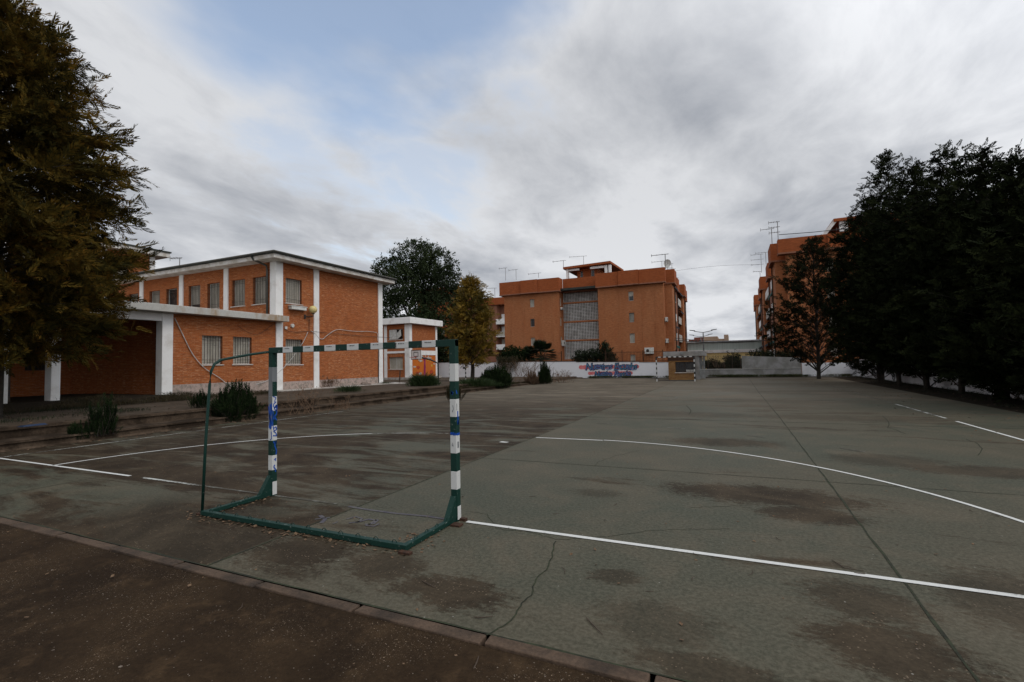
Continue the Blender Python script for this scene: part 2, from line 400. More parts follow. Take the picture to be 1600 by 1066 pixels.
# ------------------------------------------------------------------ GROUND
def sheet(name, x0, x1, y0, y1, z, mat):
    return tag(MB().quad((x0, y0, z), (x1, y0, z), (x1, y1, z), (x0, y1, z)).build(name, mat), kind='structure')
sheet('ground', -900, 900, -900, 900, -.10, 'soil')
sheet('yard', -10.78, 30, -40, -2.05, -.012, 'yard_asphalt')
sheet('court', -10.78, 12.2, -1.93, 45.2, 0, 'court')
sheet('verge', 12.2, 14.6, -2.05, 49, -.02, 'soil')
sheet('back_verge', -10.78, 12.2, 45.2, 49.2, -.008, 'soil')
kb = MB(); x = -10.7
while x < 28:
    w = 1.02+rnd.uniform(-.02, .03); dz = rnd.uniform(-.006, .008); e = rnd.uniform(-.018, .018); dz2 = rnd.uniform(-.01, .01)
    kb.hexa([(x, -2.055+e, -.06), (x+w, -2.055+e, -.06), (x+w, -1.945, -.06), (x, -1.945, -.06),
             (x, -2.055+e, .004+dz2), (x+w, -2.055+e*.3, .002+dz), (x+w, -1.945, .004+dz), (x, -1.945, .003+dz)])
    x += w+.018+rnd.uniform(0, .02)
tag(kb.build('kerb', 'kerb_stone', bevel=.008), kind='structure')

# terrace with two concrete steps on the school side
def tz(y): return .5 if y < 22 else (.5-.32*(y-22)/14 if y < 36 else .18)
tb = MB(); ys = [-30+i*1.5 for i in range(53)]
rs = random.Random(3)
prof = lambda y, j: [(-10.74+j[0], 0.0), (-10.78+j[0], .05), (-10.83+j[1], .05), (-10.84+j[1], .16*tz(y)/.5), (-10.79+j[1], .165*tz(y)/.5), (-10.80+j[1], .21*tz(y)/.5), (-11.15+j[1], .215*tz(y)/.5), (-11.49+j[2], .225*tz(y)/.5), (-11.50+j[2], tz(y)-.085), (-11.445+j[2], tz(y)-.08), (-11.455+j[2], tz(y)-.004), (-11.85, tz(y)+.002)]
prev = None
for y in ys:
    j = [rs.uniform(-.015, .015) for _ in range(3)]; p = prof(y, j)
    if prev:
        for k in range(len(p)-1):
            tb.quad((prev[1][k][0], prev[0], prev[1][k][1]), (p[k][0], y, p[k][1]), (p[k+1][0], y, p[k+1][1]), (prev[1][k+1][0], prev[0], prev[1][k+1][1]))
    prev = (y, p)
tag(tb.build('terrace_steps', 'step_concrete'), kind='structure')
tt = MB()
for a, b in zip(ys[:-1], ys[1:]):
    for x0, x1, s0, s1 in ((-15.6, -11.85, 0, 0), (-17.9, -15.6, .0, .0), (-40, -17.9, .0, .0), (-75, -40, 0, 0)):
        tt.quad((x0, a, tz(a)), (x1, a, tz(a)), (x1, b, tz(b)), (x0, b, tz(b)))
tag(tt.build('terrace', 'terrace_ground'), kind='structure')
# raised soil bank against the old wing
bk = MB()
for i in range(26):
    a, b = -12+i*.8, -12+(i+1)*.8
    h = lambda y: .5+.24*min(1, max(0, (11.5-y)/4))
    bk.quad((-16.6, a, .503), (-16.6, b, .503), (-17.9, b, h(b)), (-17.9, a, h(a)))
    bk.quad((-17.9, a, h(a)), (-17.9, b, h(b)), (-24, b, h(b)+.02), (-24, a, h(a)+.02))
tag(bk.build('soil_bank', 'soil'), kind='structure')

# joints between the slabs, cracks
def ribbon(mb, pts, w, z=.004, jit=0, mi=0, rr=rnd):
    P = [V3(p[0], p[1], 0) for p in pts]; Q = []
    for i in range(len(P)-1):
        n = max(1, int(np.linalg.norm(P[i+1]-P[i])/.25)) if jit else 1
        for k in range(n): Q.append(P[i]+(P[i+1]-P[i])*k/n+(V3(rr.uniform(-jit, jit), rr.uniform(-jit, jit), 0) if k else 0))
    Q.append(P[-1]); L = []; 
    for i, p in enumerate(Q):
        d = Q[min(i+1, len(Q)-1)]-Q[max(i-1, 0)]; d /= (np.linalg.norm(d)+1e-9); nn = V3(-d[1], d[0], 0)*w/2*(rr.uniform(.6, 1.3) if jit else 1)
        L.append((p+nn+V3(0, 0, z), p-nn+V3(0, 0, z)))
    for i in range(len(L)-1): mb.quad(L[i][0], L[i][1], L[i+1][1], L[i+1][0], mi)
jb = MB()
for X_, w in ((.03, .02), (5.62, .022), (-5.4, .014)): ribbon(jb, [(X_, -1.93), (X_+.03, 12), (X_-.04, 24), (X_, 45)], w, jit=.006)
for Y_, w in ((3.35, .014), (10.5, .03), (17.5, .03), (24.5, .035), (31.5, .035)): ribbon(jb, [(-10.7, Y_), (.03, Y_), (5.6, Y_+.05), (12.1, Y_+.1)], w, jit=.01)
ribbon(jb, [(-10.7, -1.935), (12.1, -1.935)], .018, jit=.004)
tag(jb.build('court_joints', 'joint_dark'), kind='structure')
cb = MB()
def crack(pix, w=.012, jit=.03): ribbon(cb, [pz(*q)[:2] for q in pix], w, z=.0035, jit=jit)
def zig(pts, w, jit): 
    P = []
    for a, b in zip(pts[:-1], pts[1:]):
        n = max(2, int(math.hypot(b[0]-a[0], b[1]-a[1])/6))
        for k in range(n): P.append((a[0]+(b[0]-a[0])*k/n+rnd.uniform(-jit, jit), a[1]+(b[1]-a[1])*k/n+rnd.uniform(-jit, jit)*.6))
    P.append(pts[-1]); crack(P, w, 0)
zig([(867, 845), (862, 870), (859, 885), (838, 905), (830, 930), (812, 948), (803, 965), (785, 980), (760, 993)], .012, 2)
zig([(735, 800), (760, 803), (772, 818), (775, 826), (830, 832), (867, 843), (900, 842), (960, 838), (1010, 830), (1080, 827), (1140, 827)], .007, 1.5)
zig([(1080, 793), (1160, 790)], .008, 2)
zig([(928, 728), (935, 722), (965, 712), (1000, 704)], .008, 1.2)
zig([(1380, 650), (1390, 660), (1388, 668), (1415, 678)], .02, 1.5)
zig([(1510, 686), (1530, 694), (1535, 702), (1528, 712)], .016, 1.5)
zig([(1072, 634), (1080, 641), (1076, 648)], .03, 1)
tag(cb.build('court_cracks', 'joint_dark'), kind='structure')

# painted markings ----------------------------------------------------
lm = MB()
def ln(pts, w, mi=0): ribbon(lm, pts, w, z=.006, mi=mi)
ln([(-9.85, 0), (-4.95, 0)], .058, 0); ln([(-4.6, 0), (-3.1, 0)], .06, 1)
ln([(-3.1, 0), (-1.62, 0)], .05, 2); ln([(-1.45, 0), (-.3, 0)], .04, 2)
ln([(1.64, 0), (12.1, 0)], .062, 0)
arc = lambda cx, r, a0, a1, n=40: [(cx+r*math.cos(R(a0+(a1-a0)*i/n)), r*math.sin(R(a0+(a1-a0)*i/n))) for i in range(n+1)]
ln(arc(1.5, 6.07, 0, 88), .058, 0); ln([(0.1, 5.97), (1.7, 6.03)], .065, 0)
ln(arc(-1.5, 6.02, 180, 118), .065, 0); ln(arc(-1.5, 6.0, 118, 98), .05, 1); ln([(-2.3, 5.95), (0, 5.97)], .04, 2)
ln([(-9.82, .06), (-9.8, 10)], .05, 1); ln([(-9.8, 10), (-9.8, 37.4)], .06, 2)
ln([(9.8, 0), (9.8, 6.9)], .07, 0); ln([(9.8, 7.4), (9.8, 11.9)], .07, 0); ln([(9.8, 12.6), (9.8, 17.3)], .07, 1); ln([(9.8, 17.5), (9.8, 37)], .06, 2)
ln([(2*math.cos(R(a)), 18.7+2*math.sin(R(a))) for a in range(0, 361, 9)], .06, 2)
ln([(-9.8, 37.4), (9.8, 37.4)], .07, 2)
ln([(x_, 37.4-y_) for x_, y_ in arc(1.5, 6, 0, 90, 20)]+[(x_, 37.4-y_) for x_, y_ in arc(-1.5, 6, 90, 180, 20)], .07, 2)
ln([(-9.8, 18.7), (-2.5, 18.7)], .06, 2); ln([(2.5, 18.7), (9.8, 18.7)], .06, 2)
ln([(-.45, 5.15), (-.25, 5.12)], .12, 0)
for k in range(9):
    a0 = 150-13*k; ln([(9.05*math.cos(R(a0)), 9.05*math.sin(R(a0))), (9.05*math.cos(R(a0-3)), 9.05*math.sin(R(a0-3)))], .05, 2)
tag(lm.build('court_markings', ['line_fresh', 'line_worn', 'line_faint']), kind='structure')
# dark sprayed scrawl on the slab inside the goal
sm = MB()
def stroke(mb, pts, w, z=.005, mi=0): ribbon(mb, [pz(*q)[:2] for q in pts], w, z=z, jit=0, mi=mi)
stroke(sm, [(545, 792), (575, 797), (620, 803), (665, 807), (698, 812)], .045)
stroke(sm, [(500, 806), (508, 812), (502, 818)], .05); stroke(sm, [(492, 812), (516, 809)], .03)
stroke(sm, [(541, 812), (556, 808), (566, 811), (560, 816), (545, 818)], .03); stroke(sm, [(556, 817), (576, 812), (590, 814), (584, 819), (570, 820)], .04)
stroke(sm, [(590, 812), (580, 818), (572, 822), (584, 823), (592, 819)], .03); stroke(sm, [(528, 816), (520, 819)], .025)
tag(sm.build('spray_scrawl', 'faded_dark'), kind='structure')

# ------------------------------------------------------------------ FAÇADE HELPERS
def wall(mb, O, U, N, u0, u1, z0, z1, holes=(), depth=.24, mi=0, rmi=0):
    """vertical wall sheet with openings; N points outwards, reveals go inwards"""
    O, U, N = V3(*O), V3(*U), V3(*N); P = lambda u, z, d=0: O+U*u+V3(0, 0, z)-N*d
    us = sorted({u0, u1, *[h[0] for h in holes], *[h[1] for h in holes]}); zs = sorted({z0, z1, *[h[2] for h in holes], *[h[3] for h in holes]})
    for a, b in zip(us[:-1], us[1:]):
        for c, d in zip(zs[:-1], zs[1:]):
            if any(h[0] <= a and b <= h[1] and h[2] <= c and d <= h[3] for h in holes): continue
            mb.quad(P(a, c), P(b, c), P(b, d), P(a, d), mi)
    for h in holes:
        a, b, c, d = h[:4]
        mb.quad(P(a, c), P(a, c, depth), P(a, d, depth), P(a, d), rmi); mb.quad(P(b, c), P(b, c, depth), P(b, d, depth), P(b, d), rmi)
        mb.quad(P(a, d), P(b, d), P(b, d, depth), P(a, d, depth), rmi); mb.quad(P(a, c), P(b, c), P(b, c, depth), P(a, c, depth), rmi)
def window(parent, O, U, N, h, depth=.24, kind='shutter', grille=True, sill=True, split=False, open_=0, dark=None, name='window'):
    O, U, N = V3(*O), V3(*U), V3(*N); P = lambda u, z, d=0: O+U*u+V3(0, 0, z)-N*d
    a, b, c, d = h
    f = MB(); w = .045
    for (p, q) in ((P(a+w/2, c, depth*.8), P(a+w/2, d, depth*.8)), (P(b-w/2, c, depth*.8), P(b-w/2, d, depth*.8)),
                   (P(a+w, c+w/2, depth*.8), P(b-w, c+w/2, depth*.8)), (P(a+w, d-w/2, depth*.8), P(b-w, d-w/2, depth*.8))): f.bar(p, q, w, .04, up=N)
    if split: f.bar(P((a+b)/2, c+w, depth*.8), P((a+b)/2, d-w, depth*.8), .04, .04, up=N)
    win = f.build(name, 'white_plastic' if not dark else 'iron', parent)
    p = MB()
    if kind == 'shutter':
        n = max(4, int((d-c)/.09)); top = d-(d-c)*open_
        # slatted roller blind: a shallow sawtooth
        zs = [c+(d-c)*open_+(d-c)*(1-open_)*i/n for i in range(n+1)] if open_ else [c+(d-c)*i/n for i in range(n+1)]
        for z0, z1 in zip(zs[:-1], zs[1:]):
            p.quad(P(a+.03, z0, depth*.9-.012), P(b-.03, z0, depth*.9-.012), P(b-.03, z1, depth*.9+.004), P(a+.03, z1, depth*.9+.004))
        p.build('roller_shutter', 'shutter', win)
        if open_: MB().quad(P(a, c, depth*.97), P(b, c, depth*.97), P(b, d, depth*.97), P(a, d, depth*.97)).build('pane', 'dark_glass', win)
    else:
        p.quad(P(a, c, depth*.95), P(b, c, depth*.95), P(b, d, depth*.95), P(a, d, depth*.95)); p.build('pane', 'dark_glass', win)
    if grille:
        g = MB(); n = max(4, round((b-a)/.14))
        for i in range(n+1):
            u = a+.03+(b-a-.06)*i/n; g.bar(P(u, c+.02, depth*.3), P(u, d-.02, depth*.3), .018, .018, up=N)
        for z in (c+(d-c)*.16, c+(d-c)*.84): g.bar(P(a+.01, z, depth*.3-.014), P(b-.01, z, depth*.3-.014), .012, .03, up=N)
        g.build('grille', 'iron', win)
    if sill:
        MB().hexa([P(a-.06, c-.06, depth*.5), P(b+.06, c-.06, depth*.5), P(b+.06, c-.06, -.05), P(a-.06, c-.06, -.05),
                   P(a-.06, c-.002, depth*.5), P(b+.06, c-.002, depth*.5), P(b+.06, c-.015, -.05), P(a-.06, c-.015, -.05)]).build('sill', 'soffit', win)
    return win
def antenna(loc, h, label, boom=1.2, n=5, az=0, kind=0, grp='television antennas on the roofs', sc=1.):
    t = thing('antenna', loc, label, 'antenna', grp); x, y, z = loc; r = .03*sc
    m = MB().tube([(x, y, z), (x, y, z+h)], r, 5)
    if kind == 2: m.tube([(x+.5, y, z), (x, y, z+h*.4)], r*.6, 4).tube([(x-.4, y+.3, z), (x, y, z+h*.4)], r*.6, 4)
    m.build('mast', 'antenna_metal', t)
    e = MB(); d = V3(math.cos(az), math.sin(az), 0); s = V3(-d[1], d[0], 0)
    levels = [h-.03]+([h*.72, h*.45] if kind == 1 else [])
    for L in levels:
        c = V3(x, y, z+L); e.bar(c-d*boom*.8, c+d*boom*.2, r*1.2)
        for i in range(n):
            q = c-d*boom*(.8-i/n*.95); e.bar(q-s*.28, q+s*.28, r*.7)
            if i == 0: e.bar(q-V3(0, 0, .18), q+V3(0, 0, .18), r*.8)
    e.build('aerial', 'antenna_metal', t)
    return t
def ac_unit(c, N, label, w=.8, h=.55, d=.3, grp='air conditioning units on the flats'):
    c, N = V3(*c), V3(*N); U = np.cross(V3(0, 0, 1), N)
    t = thing('air_conditioner', c, label, 'air conditioner', grp); P = lambda u, z, q: c+U*u+V3(0, 0, z)+N*q
    MB().hexa([P(-w/2, 0, .05), P(w/2, 0, .05), P(w/2, 0, .05+d), P(-w/2, 0, .05+d), P(-w/2, h, .05), P(w/2, h, .05), P(w/2, h, .05+d), P(-w/2, h, .05+d)]).build('casing', 'white_plastic', t, bevel=.02)
    f = MB(); K = 16; cc = P(-w*.15, h/2, .05+d+.012)
    f.poly([cc+U*.2*math.cos(2*math.pi*k/K)+V3(0, 0, .2*math.sin(2*math.pi*k/K)) for k in range(K)])
    f.build('fan_grille', 'iron', t)
    f = MB(); f.bar(P(-w*.3, -.03, 0), P(-w*.3, -.03, d), .04).bar(P(w*.3, -.03, 0), P(w*.3, -.03, d), .04); f.build('bracket', 'steel_grey', t)
    return t

# ------------------------------------------------------------------ SCHOOL
XS = -18.6; YC = 14.08; YE = 22.9; ZB = .3
EX, NX, EY, NY = (0, 1, 0), (1, 0, 0), (1, 0, 0), (0, -1, 0)
sch = thing('school_building', (-22, 14, .5), 'two-storey orange brick school with white columns and a low flat-roofed wing', 'building')
gw = [(14.72, 15.86, 5.5, 6.93), (14.72, 15.9, 1.98, 3.42)]
b = MB(); wall(b, (XS, 0, 0), EX, NX, YC, YE, 1.0, 7.75, gw)
b.quad((XS, YE, ZB), (-40, YE, ZB), (-40, YE, 7.75), (XS, YE, 7.75))
b.build('wall', 'school_brick', sch)
uw = [(-20.5, -19.36), (-22.3, -21.16), (-24.55, -23.4), (-26.35, -25.2), (-28.65, -27.5), (-30.45, -29.3), (-32.8, -31.7), (-34.6, -33.5)]
uw = [(a, c, 5.45, 7.0) for a, c in uw]
b = MB(); wall(b, (0, YC, 0), EY, NY, -40, XS, 4.4, 7.75, uw); b.build('wall', 'school_brick', sch)
for i, h in enumerate(gw): window(sch, (XS, 0, 0), EX, NX, h)
for i, h in enumerate(uw): window(sch, (0, YC, 0), EY, NY, h, open_=(0, 0, .0, .25, 0, 0, 0, 0)[i], kind='glass' if i == 4 else 'shutter')
# plinth and white footing strip
MB().box(XS-.3, XS+.035, YC, YE+.02, ZB, 1.0).build('plinth', 'plinth_render', sch)
MB().hexa([(XS, 13.4, .3), (XS+.75, 13.4, .3), (XS+.95, YE+1.6, .3), (XS, YE+1.6, .3), (XS, 13.4, .56), (XS+.75, 13.4, .54), (XS+.95, YE+1.6, .5), (XS, YE+1.6, .54)]).build('footing', 'white_footing', sch)
# white columns
def colX(y0, y1, z0, z1, o=.06): MB().box(XS-.25, XS+o, y0, y1, z0, z1).build('column', 'white_paint', sch, bevel=.01)
colX(16.72, 17.12, .5, 7.75); colX(22.58, 23.02, .5, 7.75)
MB().box(XS-.42, XS+.06, YC-.06, 14.5, 4.66, 7.75).build('column', 'white_paint', sch, bevel=.01)
colX(14.06, 14.5, .5, 4.34)
for x0 in (-22.95, -27.2, -31.45, -35.7): MB().box(x0, x0+.38, YC-.07, YC+.2, 4.6, 7.75).build('column', 'white_paint', sch, bevel=.01)
# roof: soffit slab, gutter, low tiled hip
MB().box(-41, XS+.72, YC-.72, YE+.7, 7.752, 8.0).build('eaves', 'soffit', sch, bevel=.02)
rf = MB(); x0, x1, y0, y1 = -41.1, XS+.82, YC-.82, YE+.8; zt, zr = 8.13, 8.9; xm = x1-4.6; ym = (y0+y1)/2
rf.box(x0, x1, y0, y1, 8.004, zt)
rf.quad((x0, y0, zt+.003), (x1, y0, zt+.003), (xm, ym, zr), (x0, ym, zr)).quad((x0, y1, zt+.003), (x1, y1, zt+.003), (xm, ym, zr), (x0, ym, zr)).poly([(x1, y0, zt+.003), (x1, y1, zt+.003), (xm, ym, zr)])
rf.build('roof', 'roof_sheet', sch)
g = MB(); g.tube([(x1, y0, zt-.04), (x1, y1, zt-.04)], .05, 6).tube([(x1, y0, zt-.04), (x0, y0, zt-.04)], .05, 6); g.build('gutter', 'dark_gutter', sch)
g = MB(); g.tube([(-19.6, y0, 8.05), (-19.5, y0+.1, 7.8), (-19.25, YC-.1, 7.55), (-19.2, YC-.09, 7.2), (-19.2, YC-.09, 4.7)], .06, 8); g.build('downpipe', 'dark_gutter', sch, smooth=True)
# low wing with the porch
ww = [(9.98, 11.0, 2.03, 3.42), (11.56, 12.6, 2.03, 3.42)]
b = MB(); wall(b, (XS, 0, 0), EX, NX, 8.6, 14.06, 1.12, 4.34, ww); b.build('wall', 'school_brick', sch)
for h in ww: window(sch, (XS, 0, 0), EX, NX, h)
MB().box(XS-.3, XS+.035, 8.6, 14.05, ZB, 1.12).build('plinth', 'plinth_render', sch)
MB().box(-40, -18.0, -9, 14.45, 4.345, 4.66).build('canopy_slab', 'slab_concrete', sch, bevel=.015)
MB().box(-40, -18.25, -9, 14.0, 4.662, 4.70).build('canopy_lip', 'slab_concrete', sch)
MB().box(XS-.32, XS-.0, -9, 8.18, 3.98, 4.34).build('beam', 'white_paint', sch, bevel=.01)
MB().box(XS-.42, XS+.05, 8.18, 8.64, .4, 4.338).build('column', 'white_paint', sch, bevel=.015)
for y0 in (4.36, 2.92, -.9, -4.7, -8.5): MB().box(XS-.42, XS+.05, y0, y0+.28, .4, 3.978).build('column', 'white_paint', sch, bevel=.015)
# recessed porch walls, back wall pushed extra deep to keep daylight off it
pw = [(4.9, 6.2, 1.9, 3.5), (6.8, 8.0, 1.9, 3.5), (.6, 2.2, 1.9, 3.5), (-3, -1.4, 1.9, 3.5)]
b = MB(); wall(b, (-27.2, 0, 0), EX, NX, -9, 8.6, .5, 4.34, pw); b.quad((-27.2, 8.6, .5), (XS, 8.6, .5), (XS, 8.6, 4.34), (-27.2, 8.6, 4.34))
b.quad((-40, -9, .5), (-27.2, -9, .5), (-27.2, -9, 4.34), (-40, -9, 4.34)); b.build('wall', 'school_brick', sch)
for h in pw: window(sch, (-27.2, 0, 0), EX, NX, h, kind='glass', grille=True, dark=True, sill=False)  # frames in dark iron, sills left out: porch shade put into the colour
MB().box(-20.1, -19.95, 3.6, 3.75, .6, 4.34).build('post', 'iron', sch)
# window box under the upper gable window
t = thing('window_ledge_box', (XS+.2, 15.3, 5.1), 'white box fixed below the upper barred window of the gable', 'window box')
MB().box(XS+.02, XS+.3, 14.9, 15.95, 5.12, 5.3).build('box', 'white_plastic', t, bevel=.02); MB().box(XS+.01, XS+.32, 14.85, 16.0, 5.3, 5.345).build('lid', 'white_plastic', t, bevel=.01)
# wall lamp
t = thing('wall_lamp', (XS, 16.5, 4.75), 'yellowed globe lamp on a bracket by the gable column', 'lamp')
c = px(489, 484, XS+.38)
MB().ball(c, .235, 20, 12).build('globe', 'globe', t, smooth=True)
MB().tube([(XS, c[1]-.25, c[2]-.42), (XS+.2, c[1]-.1, c[2]-.42), (XS+.38, c[1], c[2]-.4), (XS+.38, c[1], c[2]-.2)], .03, 7).box(XS+.0, XS+.04, c[1]-.33, c[1]-.2, c[2]-.55, c[2]-.3).build('bracket', 'iron', t)
MB().tube([c-V3(0, 0, .27), c-V3(0, 0, .2)], .09, 10).build('collar', 'iron', t)
# alarm / socket boxes
t = thing('junction_box', px(457, 511, XS+.05), 'pale round fitting beside the canopy end', 'fitting'); q = px(457, 509, XS+.05)
MB().tube([(XS, q[1], q[2]), (XS+.09, q[1], q[2])], .11, 10).build('body', 'white_plastic', t)
MB().box(XS, XS+.05, q[1]-.5, q[1]-.35, q[2]-.22, q[2]-.07).build('cover', 'white_plastic', t)
# hoses and cables on the brick
def cable(pix, r, mat, label, off=.06, X_=XS, nm='cable'):
    pts = [px(*q, X_+off) for q in pix]; P = []
    for i in range(len(pts)-1):
        p0, p1, p2, p3 = pts[max(i-1, 0)], pts[i], pts[i+1], pts[min(i+2, len(pts)-1)]
        for k in range(5):
            s = k/5; P.append(.5*((2*p1)+(-p0+p2)*s+(2*p0-5*p1+4*p2-p3)*s*s+(-p0+3*p1-3*p2+p3)*s**3))
    P.append(pts[-1])
    return tag(MB().tube(P, r, 6).build(nm, mat, smooth=True), label, 'cable')
cable([(273, 497), (286, 524), (300, 552), (314, 570), (326, 580), (342, 590), (358, 602), (372, 607)], .019, 'cable_white', 'pale hose hanging down the wing wall left of its windows')
cable([(400, 601), (415, 596), (428, 588), (446, 572), (462, 552), (474, 534), (481, 519)], .016, 'cable_white', 'white hose rising diagonally across the lower gable window')
cable([(486, 517), (493, 522), (498, 528), (504, 530), (509, 526), (520, 518), (530, 515), (545, 517), (560, 518), (575, 518), (588, 520), (590, 524), (590, 533)], .017, 'cable_white', 'white hose looping along the blank gable brickwork')
cable([(445, 514), (452, 518), (465, 519), (480, 518), (498, 519), (540, 523), (580, 526), (612, 528)], .012, 'cable_dark', 'thin dark cable running level across the gable')
cable([(483, 498), (483, 517)], .012, 'cable_dark', 'short dark cable dropping from the globe lamp bracket')
cable([(592, 535), (592, 560), (591.5, 598)], .025, 'cable_dark', 'dark pipe down the far end of the gable')
cable([(371, 509), (385, 518), (400, 523), (412, 518), (425, 508), (434, 503)], .008, 'cable_dark', 'thin dark cable sagging under the canopy edge')
antenna((-33, 17.5, 8.3), 1.9, 'thin antenna on the school roof behind the eaves', 1.0, 4, az=.3)
antenna((-27, 18.5, 8.5), .8, 'stub antenna near the ridge of the school roof', .6, 3, az=1.3)

# taller school block further back
blk = thing('school_block', (-54, 16, 0), 'taller school block showing behind the ochre tree above the school roof', 'building')
b = MB(); hs = [(y, y+1.3, z, z+1.6) for z in (4, 7.4, 10.8) for y in (2, 4.5, 8, 11, 14.5, 18, 21)]
wall(b, (-49.2, 0, 0), EX, NX, -5, 24.6, .2, 13.4, hs); b.quad((-49.2, -5, .2), (-62, -5, .2), (-62, -5, 13.4), (-49.2, -5, 13.4)); b.quad((-49.2, 24.6, .2), (-62, 24.6, .2), (-62, 24.6, 13.4), (-49.2, 24.6, 13.4)); b.build('wall', 'school_brick', blk)
for h in hs: window(blk, (-49.2, 0, 0), EX, NX, h, grille=False)
for y in (-5, 0, 7, 13.2, 20, 24.2): MB().box(-49.3, -49.1, y, y+.5, .2, 13.4).build('column', 'white_paint', blk)
MB().box(-63, -48.2, -6, 25.6, 13.402, 13.85).build('eaves', 'soffit', blk)
MB().box(-63.1, -48.1, -6.1, 25.7, 13.855, 14.0).build('roof', 'roof_sheet', blk)

# small two-storey annexe with the painted tree
ann = thing('annexe_building', (-31, 42, .2), 'small two-storey brick annexe with thick white roof band and painted tree wall', 'building')
XA, YA = -28.8, 40.0
hl = [(-31.75, -29.7, 4.75, 5.95), (-31.7, -29.75, 1.35, 2.75)]
b = MB(); wall(b, (0, YA, 0), EY, NY, -36, XA, .1, 6.5, hl, depth=.22)
wall(b, (XA, 0, 0), EX, NX, YA, 45.5, 3.4, 6.5); b.quad((XA, 45.5, .1), (-36, 45.5, .1), (-36, 45.5, 6.5), (XA, 45.5, 6.5)); b.build('wall', 'school_brick', ann)
MB().quad((XA, YA, .1), (XA, 45.5, .1), (XA, 45.5, 3.1), (XA, YA, 3.1)).build('painted_wall', 'orange_wall', ann)
w_ = window(ann, (0, YA, 0), EY, NY, hl[0], .22, kind='glass', grille=False, split=True)
w2 = MB().box(-31.65, -30.62, YA+.06, YA+.09, 4.8, 5.9).build('shutter_panel', 'white_plastic', w_)
w3 = MB().hexa([(-30.5, YA-.05, 4.78), (-30.45, YA+.0, 4.78), (-30.45, YA+.02, 5.5), (-30.5, YA-.03, 5.5), (-29.75, YA-.25, 5.15), (-29.75, YA-.22, 5.15), (-29.85, YA-.2, 5.85), (-29.9, YA-.23, 5.85)]).build('broken_panel', 'white_plastic', w_); w3['label'] = 'torn white panel hanging askew'
window(ann, (0, YA, 0), EY, NY, hl[1], .22, kind='shutter', grille=False, split=True)
MB().box(-36.6, XA+.55, YA-.55, 46.1, 6.502, 7.2).build('roof_band', 'white_paint', ann, bevel=.02)
for (a, c) in ((-32.35, -31.95), (XA-.62, XA-.0)): MB().box(a, c, YA-.06, YA+.1, .1, 6.5).build('column', 'white_paint', ann)
MB().box(XA-.1, XA+.06, YA-.055, YA+.42, .1, 6.498).build('column', 'white_paint', ann); MB().box(XA-.1, XA+.06, 45.2, 45.55, .1, 6.5).build('column', 'white_paint', ann)
MB().box(-31.95, XA-.62, YA-.05, YA+.02, 3.18, 3.42).build('band', 'white_paint', ann); MB().box(XA-.05, XA+.05, YA+.42, 45.2, 2.95, 3.48).build('band', 'white_paint', ann)
MB().box(-36, XA+.35, YA-.35, YA-.062, .1, .42).build('footing', 'white_footing', ann); MB().box(XA+.062, XA+.35, YA-.06, 46, .1, .42).build('footing', 'white_footing', ann)
art = MB(); A = lambda y, z: (XA+.012, y, z)
def blob(mb, y, z, ry, rz, mi, n=9, rot=0, e=.0, rr=rnd, X_=None, Yp=None):
    pts = []
    for k in range(n):
        th = 2*math.pi*k/n; q = 1+rr.uniform(-.12, .12); a_, c_ = ry*q*math.cos(th), rz*q*math.sin(th)
        a2 = a_*math.cos(rot)-c_*math.sin(rot); c2 = a_*math.sin(rot)+c_*math.cos(rot)
        pts.append((X_+e, y+a2, z+c2) if X_ is not None else (y+a2, Yp-e, z+c2))
    mb.poly(pts, mi)
ym = 42.9
art.poly([A(ym-.16, .45), A(ym+.12, .45), A(ym+.2, 1.5), A(ym+.15, 2.3), A(ym+.5, 2.9), A(ym+.1, 2.55), A(ym-.5, 2.9), A(ym-.1, 2.2), A(ym-.2, 1.3)], 0)
k_ = 0
for i in range(46):
    th = rnd.uniform(-.35, math.pi+.35); rr_ = rnd.uniform(.5, 1.15); k_ += 1
    blob(art, ym+.05+1.15*rr_*math.cos(th), 2.35+.75*rr_*math.sin(th), .17, .07, 1 if rnd.random() < .8 else 2, 6, rot=th, e=.014+k_*.0004, X_=XA)
for (y, z, a_, c_, mi) in ((40.9, 1.6, .3, .1, 1), (41.6, 1.5, .35, .2, 3), (42.0, .8, .35, .15, 1), (44.4, 1.7, .2, .15, 2), (44.3, .9, .4, .3, 3), (41.5, .9, .4, .14, 3), (44.9, 1.9, .2, .1, 1)): blob(art, y, z, a_, c_, mi, e=.011, X_=XA)
art.build('tree_painting', ['art_purple', 'art_grey', 'art_ochre', 'art_red'], ann)

# ------------------------------------------------------------------ PERIMETER WALLS
YW = 47.0
def zt_w(x): return 2.03+(x+29)*(-.42/27)
pw_ = thing('perimeter_wall', (-14, YW, 0), 'long white perimeter wall with blue and pink graffiti lettering', 'wall')
b = MB(); segs = [(-60, -34), (-34, -19.3), (-19.3, -11.5), (-11.5, -4.6), (-4.6, -.4)]
for i, (a, c) in enumerate(segs):
    o = (0, 0, .06, .0, -.04)[i]
    b.hexa([(a, YW, -.1), (c, YW, -.1), (c, YW+.25, -.1), (a, YW+.25, -.1), (a, YW, zt_w(a)+o), (c, YW, zt_w(c)+o), (c, YW+.25, zt_w(c)+o), (a, YW+.25, zt_w(a)+o)])
b.build('wall_body', 'wall_paint', pw_)
cp = MB()
for i, (a, c) in enumerate(segs):
    o = (0, 0, .06, .0, -.04)[i]
    cp.hexa([(a, YW-.03, zt_w(a)+o+.003), (c, YW-.03, zt_w(c)+o+.003), (c, YW+.28, zt_w(c)+o+.003), (a, YW+.28, zt_w(a)+o+.003), (a, YW-.03, zt_w(a)+o+.05), (c, YW-.03, zt_w(c)+o+.05), (c, YW+.28, zt_w(c)+o+.05), (a, YW+.28, zt_w(a)+o+.05)])
